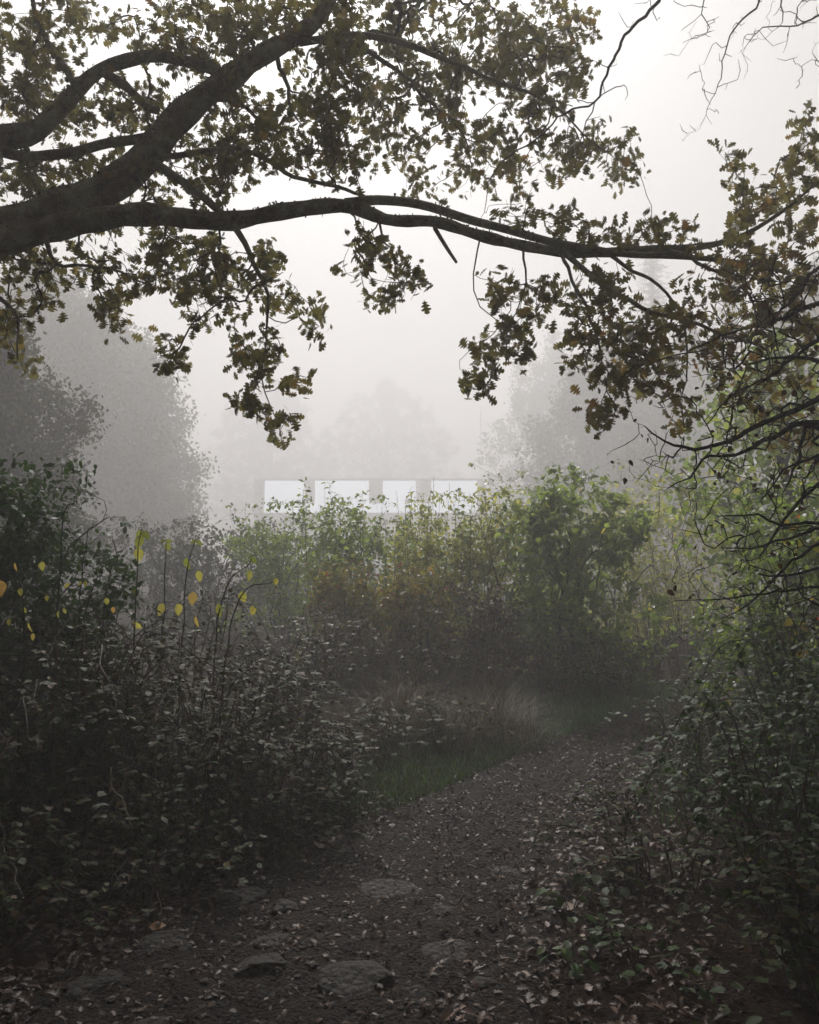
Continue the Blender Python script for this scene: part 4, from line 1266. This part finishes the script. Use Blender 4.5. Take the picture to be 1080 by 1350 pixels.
# ------------------------------------------------------------------ the pavilion beyond the thicket
def pavilion():
    Y = 96.0
    k = Y / F

    def X(px):
        return (px - 540) * k

    def Z(py):
        return 1.6 + (HZ - py) * k * 1.003
    b = np.array([X(488), Y, 0.0])
    root = empty('pavilion', b, 'long low flat roofed pavilion with bright lit windows behind the thicket', 'building')
    g = Geo()
    x0, x1 = X(334), X(642)
    zt, zs, zl = Z(633), Z(664), Z(697)
    g.box(x0, x1, Y + .15, Y + 7, -.1, zs - 1.05)
    g.box(x0, X(347), Y + .15, Y + 7, zl, zt)
    g.box(X(631), x1, Y + .15, Y + 7, zl, zt)
    g.box(X(347), X(631), Y + 1.2, Y + 7, zl, zt)
    g.build('wall', M['wall'], root, b, False)
    r = Geo()
    r.box(x0 - .05, x1 + .05, Y + .05, Y + 7.1, zt + .003, zt + .13)
    ro = r.build('roof', M['roof'], root, b, False)
    t = Geo()
    t.box(x0 - .08, x1 + .08, Y + .02, Y + 7.13, zt + .133, zt + .19)
    t.build('roof_edge', M['trim'], ro, b, False)
    # windows between the piers, and the low ribbon of glass under them
    for a, c in ((347.5, 402), (414, 487), (504, 549), (568, 630)):
        w = Geo()
        w.box(X(a), X(c), Y + .22, Y + .25, zs + .002, zt - .05)
        wo = w.build('window', M['lit'], root, b, False)
        f = Geo()
        q = .05
        f.box(X(a), X(c), Y + .16, Y + .215, zt - .05 + .002, zt - .002)
        f.box(X(a), X(a) + q, Y + .16, Y + .215, zs + .003, zt - .052)
        f.box(X(c) - q, X(c), Y + .16, Y + .215, zs + .003, zt - .052)
        if c - a > 60:
            m = 428 if a < 450 else 597
            if a < 450:
                f.box(X(m) - .04, X(m) + .04, Y + .16, Y + .215, zs + .003, zt - .052)
        f.build('frame', M['frame'], wo, b, False)
    for (a, c), sl in zip(((402, 414), (487, 504), (549, 568)), (0, 0, 7)):
        p = Geo()
        v = [(X(a) + .003, Y + .1), (X(c) - .003, Y + .1), (X(c) - .003, Y + .6), (X(a) + .003, Y + .6)]
        vv = [(x, y, zs + .002) for x, y in v] + [(x + (sl * k if i in (0, 3) else 0), y, zt) for i, (x, y) in enumerate(v)]
        p.add(vv, np.array([(3, 2, 1, 0), (4, 5, 6, 7), (0, 1, 5, 4), (1, 2, 6, 5), (2, 3, 7, 6), (3, 0, 4, 7)]))
        p.build('pier', M['wall'], root, b, False)
    w = Geo()
    w.box(X(347.5), X(630.5), Y + .3, Y + .33, zl + .005, zs - .002)
    wo = w.build('low_window', M['lit'], root, b, False)
    for m in (385, 422, 460, 497, 535, 572, 610):
        f = Geo()
        f.box(X(m) - .03, X(m) + .03, Y + .25, Y + .297, zl + .01, zs - .03)
        f.build('mullion', M['frame'], wo, b, False)
    root2 = empty('mast', (X(634), Y - .8, 0), 'thin grey mast with two white bands beside the pavilion', 'mast')  # made-up pole; its white bands stand for bright slits between trees
    zt2 = Z(535)
    tubes([(np.array([(0, 0, -.1), (0, 0, zt2)]), np.array([.05, .03]))], 10).build('pole', M['pole'], root2)
    for a, c in ((547, 565), (583, 601)):
        tubes([(np.array([(0, 0, Z(c)), (0, 0, Z(a))]), np.array([.062, .062]))], 10).build('band', M['band'], root2)


pavilion()

# ------------------------------------------------------------------ trees in the fog
FS = 2.15
FT = [
    ('dim tree leaning in over the glossy shrub', -3.75, 7.0, 3.7, 1.05),
    ('misty broad tree with a fine leafed open top nearest the shrub on the bank', -8.9, 20, 8.3, 3.3),
    ('misty rounded tree at the inner edge of the wood facing the pavilion', -8.0, 22.5, 7.6, 2.3),
    ('dark misty tree deep in the wood behind the glossy shrub', -11.5, 25, 10.5, 3.2),
    ('low misty tree below the rounded one', -6.7, 19.0, 3.6, 1.6),
    ('faint tree behind the wall of the pavilion nearest the misty wood', -11.5, 68, 15.5, 7.0),
    ('faint broad tree right behind the pavilion windows', -2.0, 72, 16.5, 8.0),
    ('pale tree mass behind the mast', 7.4, 42, 12.2, 3.8),
    ('misty tree filling the gap between mast and hawthorn', 6.4, 27, 8.2, 2.9),
    ('misty tree under the far spruce', 9.2, 27, 8.6, 3.0),
    ('misty bush like tree behind the pale foggy shrub', 6.6, 21, 4.3, 2.2),
    ('tall misty tree behind the dim maple', 10.2, 20, 8.6, 2.6),
]
for i, (l, x, y, h, r) in enumerate(FT):
    far_tree('broadleaf_tree', l, x * FS, y * FS, (h - 1.6) * FS + 1.6, r * FS, np.random.default_rng(500 + i), 'fog', .04, (1500 if x < 0 else 800), 46, (.085 if y < 10 else .2 if y < 26 else .3), 20, spread=.16 if y < 10 else .38, tmpl=FARLEAF)
spruce('tall spruce whose tip stands above the oak limb', 19.8, 66, 29.6, 5.4, np.random.default_rng(601))
spruce('spruce half hidden behind the oak leaves and hawthorn', 23.6, 59.6, 22.9, 5.5, np.random.default_rng(602))
# the wood goes on behind the viewer
for i, (x, y, h, r) in enumerate(((-4.5, -4.5, 11, 3.6), (5.2, -4, 11, 3.4), (6.5, 1.5, 9.5, 2.6), (-8, 0.5, 11, 3.2), (-8.5, 8.5, 9, 2.6))):
    far_tree('broadleaf_tree', ('tree of the wood behind the viewer', 'tree of the wood behind the hawthorn', 'tree beside the hawthorn outside the view', 'tree beside the oak trunk', 'tree behind the glossy shrub outside the view')[i], x, y, h, r, np.random.default_rng(700 + i), 'fog', .06, 420, 16, .3, 10, spread=.45)

# ------------------------------------------------------------------ fog, sky, sun, camera
hz = Geo()
hz.box(-208, 208, -62, 208, -1.5, 36)
mh = bpy.data.materials.new('haze_air')
nt, nd = nodes(mh)
pv = nd('ShaderNodeVolumePrincipled')
pv.inputs['Color'].default_value = (.935, .92, .925, 1)
pv.inputs['Density'].default_value = 0.0175
pv.inputs['Anisotropy'].default_value = 0.33
nt.links.new(pv.outputs[0], nd('ShaderNodeOutputMaterial').inputs['Volume'])
ho = hz.build('haze', mh, None, None, False)
tag(ho, 'pale even fog filling the wood', 'haze', None, 'stuff')

W = bpy.data.worlds.new('World')
bpy.context.scene.world = W
W.use_nodes = True
nt = W.node_tree
nt.nodes.clear()
sky = _nd(nt, 'ShaderNodeTexSky', sky_type='NISHITA', sun_disc=False)
SUN_EL, SUN_AZ = R(48), R(-6)
sky.sun_elevation = SUN_EL
sky.sun_rotation = SUN_AZ
sky.dust_density = 6.0
sky.air_density = 1.0
hs = _nd(nt, 'ShaderNodeHueSaturation', i_Saturation=0.04)
bg = _nd(nt, 'ShaderNodeBackground', i_Strength=0.065)
ou = _nd(nt, 'ShaderNodeOutputWorld')
nt.links.new(sky.outputs[0], hs.inputs['Color'])
nt.links.new(hs.outputs[0], bg.inputs[0])
nt.links.new(bg.outputs[0], ou.inputs[0])

sl = bpy.data.lights.new('sun', 'SUN')
sl.energy = 4.2
sl.angle = R(12)
sl.color = (1, .97, .925)
so = bpy.data.objects.new('sun', sl)
C.objects.link(so)
so.rotation_euler = (SUN_EL - R(90), 0, -SUN_AZ)

cd = bpy.data.cameras.new('camera')
co = bpy.data.objects.new('camera', cd)
C.objects.link(co)
co.location = EYE
co.rotation_euler = (R(90) + PITCH, 0, 0)
cd.sensor_fit = 'HORIZONTAL'
cd.sensor_width = 36
cd.lens = 36 * F / 1080
cd.clip_start = .05
cd.clip_end = 800
sc = bpy.context.scene
sc.camera = co
sc.render.resolution_x, sc.render.resolution_y = 819, 1024
sc.view_settings.view_transform = 'Standard'
sc.view_settings.look = 'None'
sc.view_settings.exposure = 0.2
cy = sc.cycles
cy.use_denoising = True
cy.use_adaptive_sampling = True
cy.adaptive_threshold = 0.02
cy.max_bounces = 8
cy.diffuse_bounces = 3
cy.glossy_bounces = 2
cy.transmission_bounces = 3
cy.transparent_max_bounces = 4
cy.volume_bounces = 2
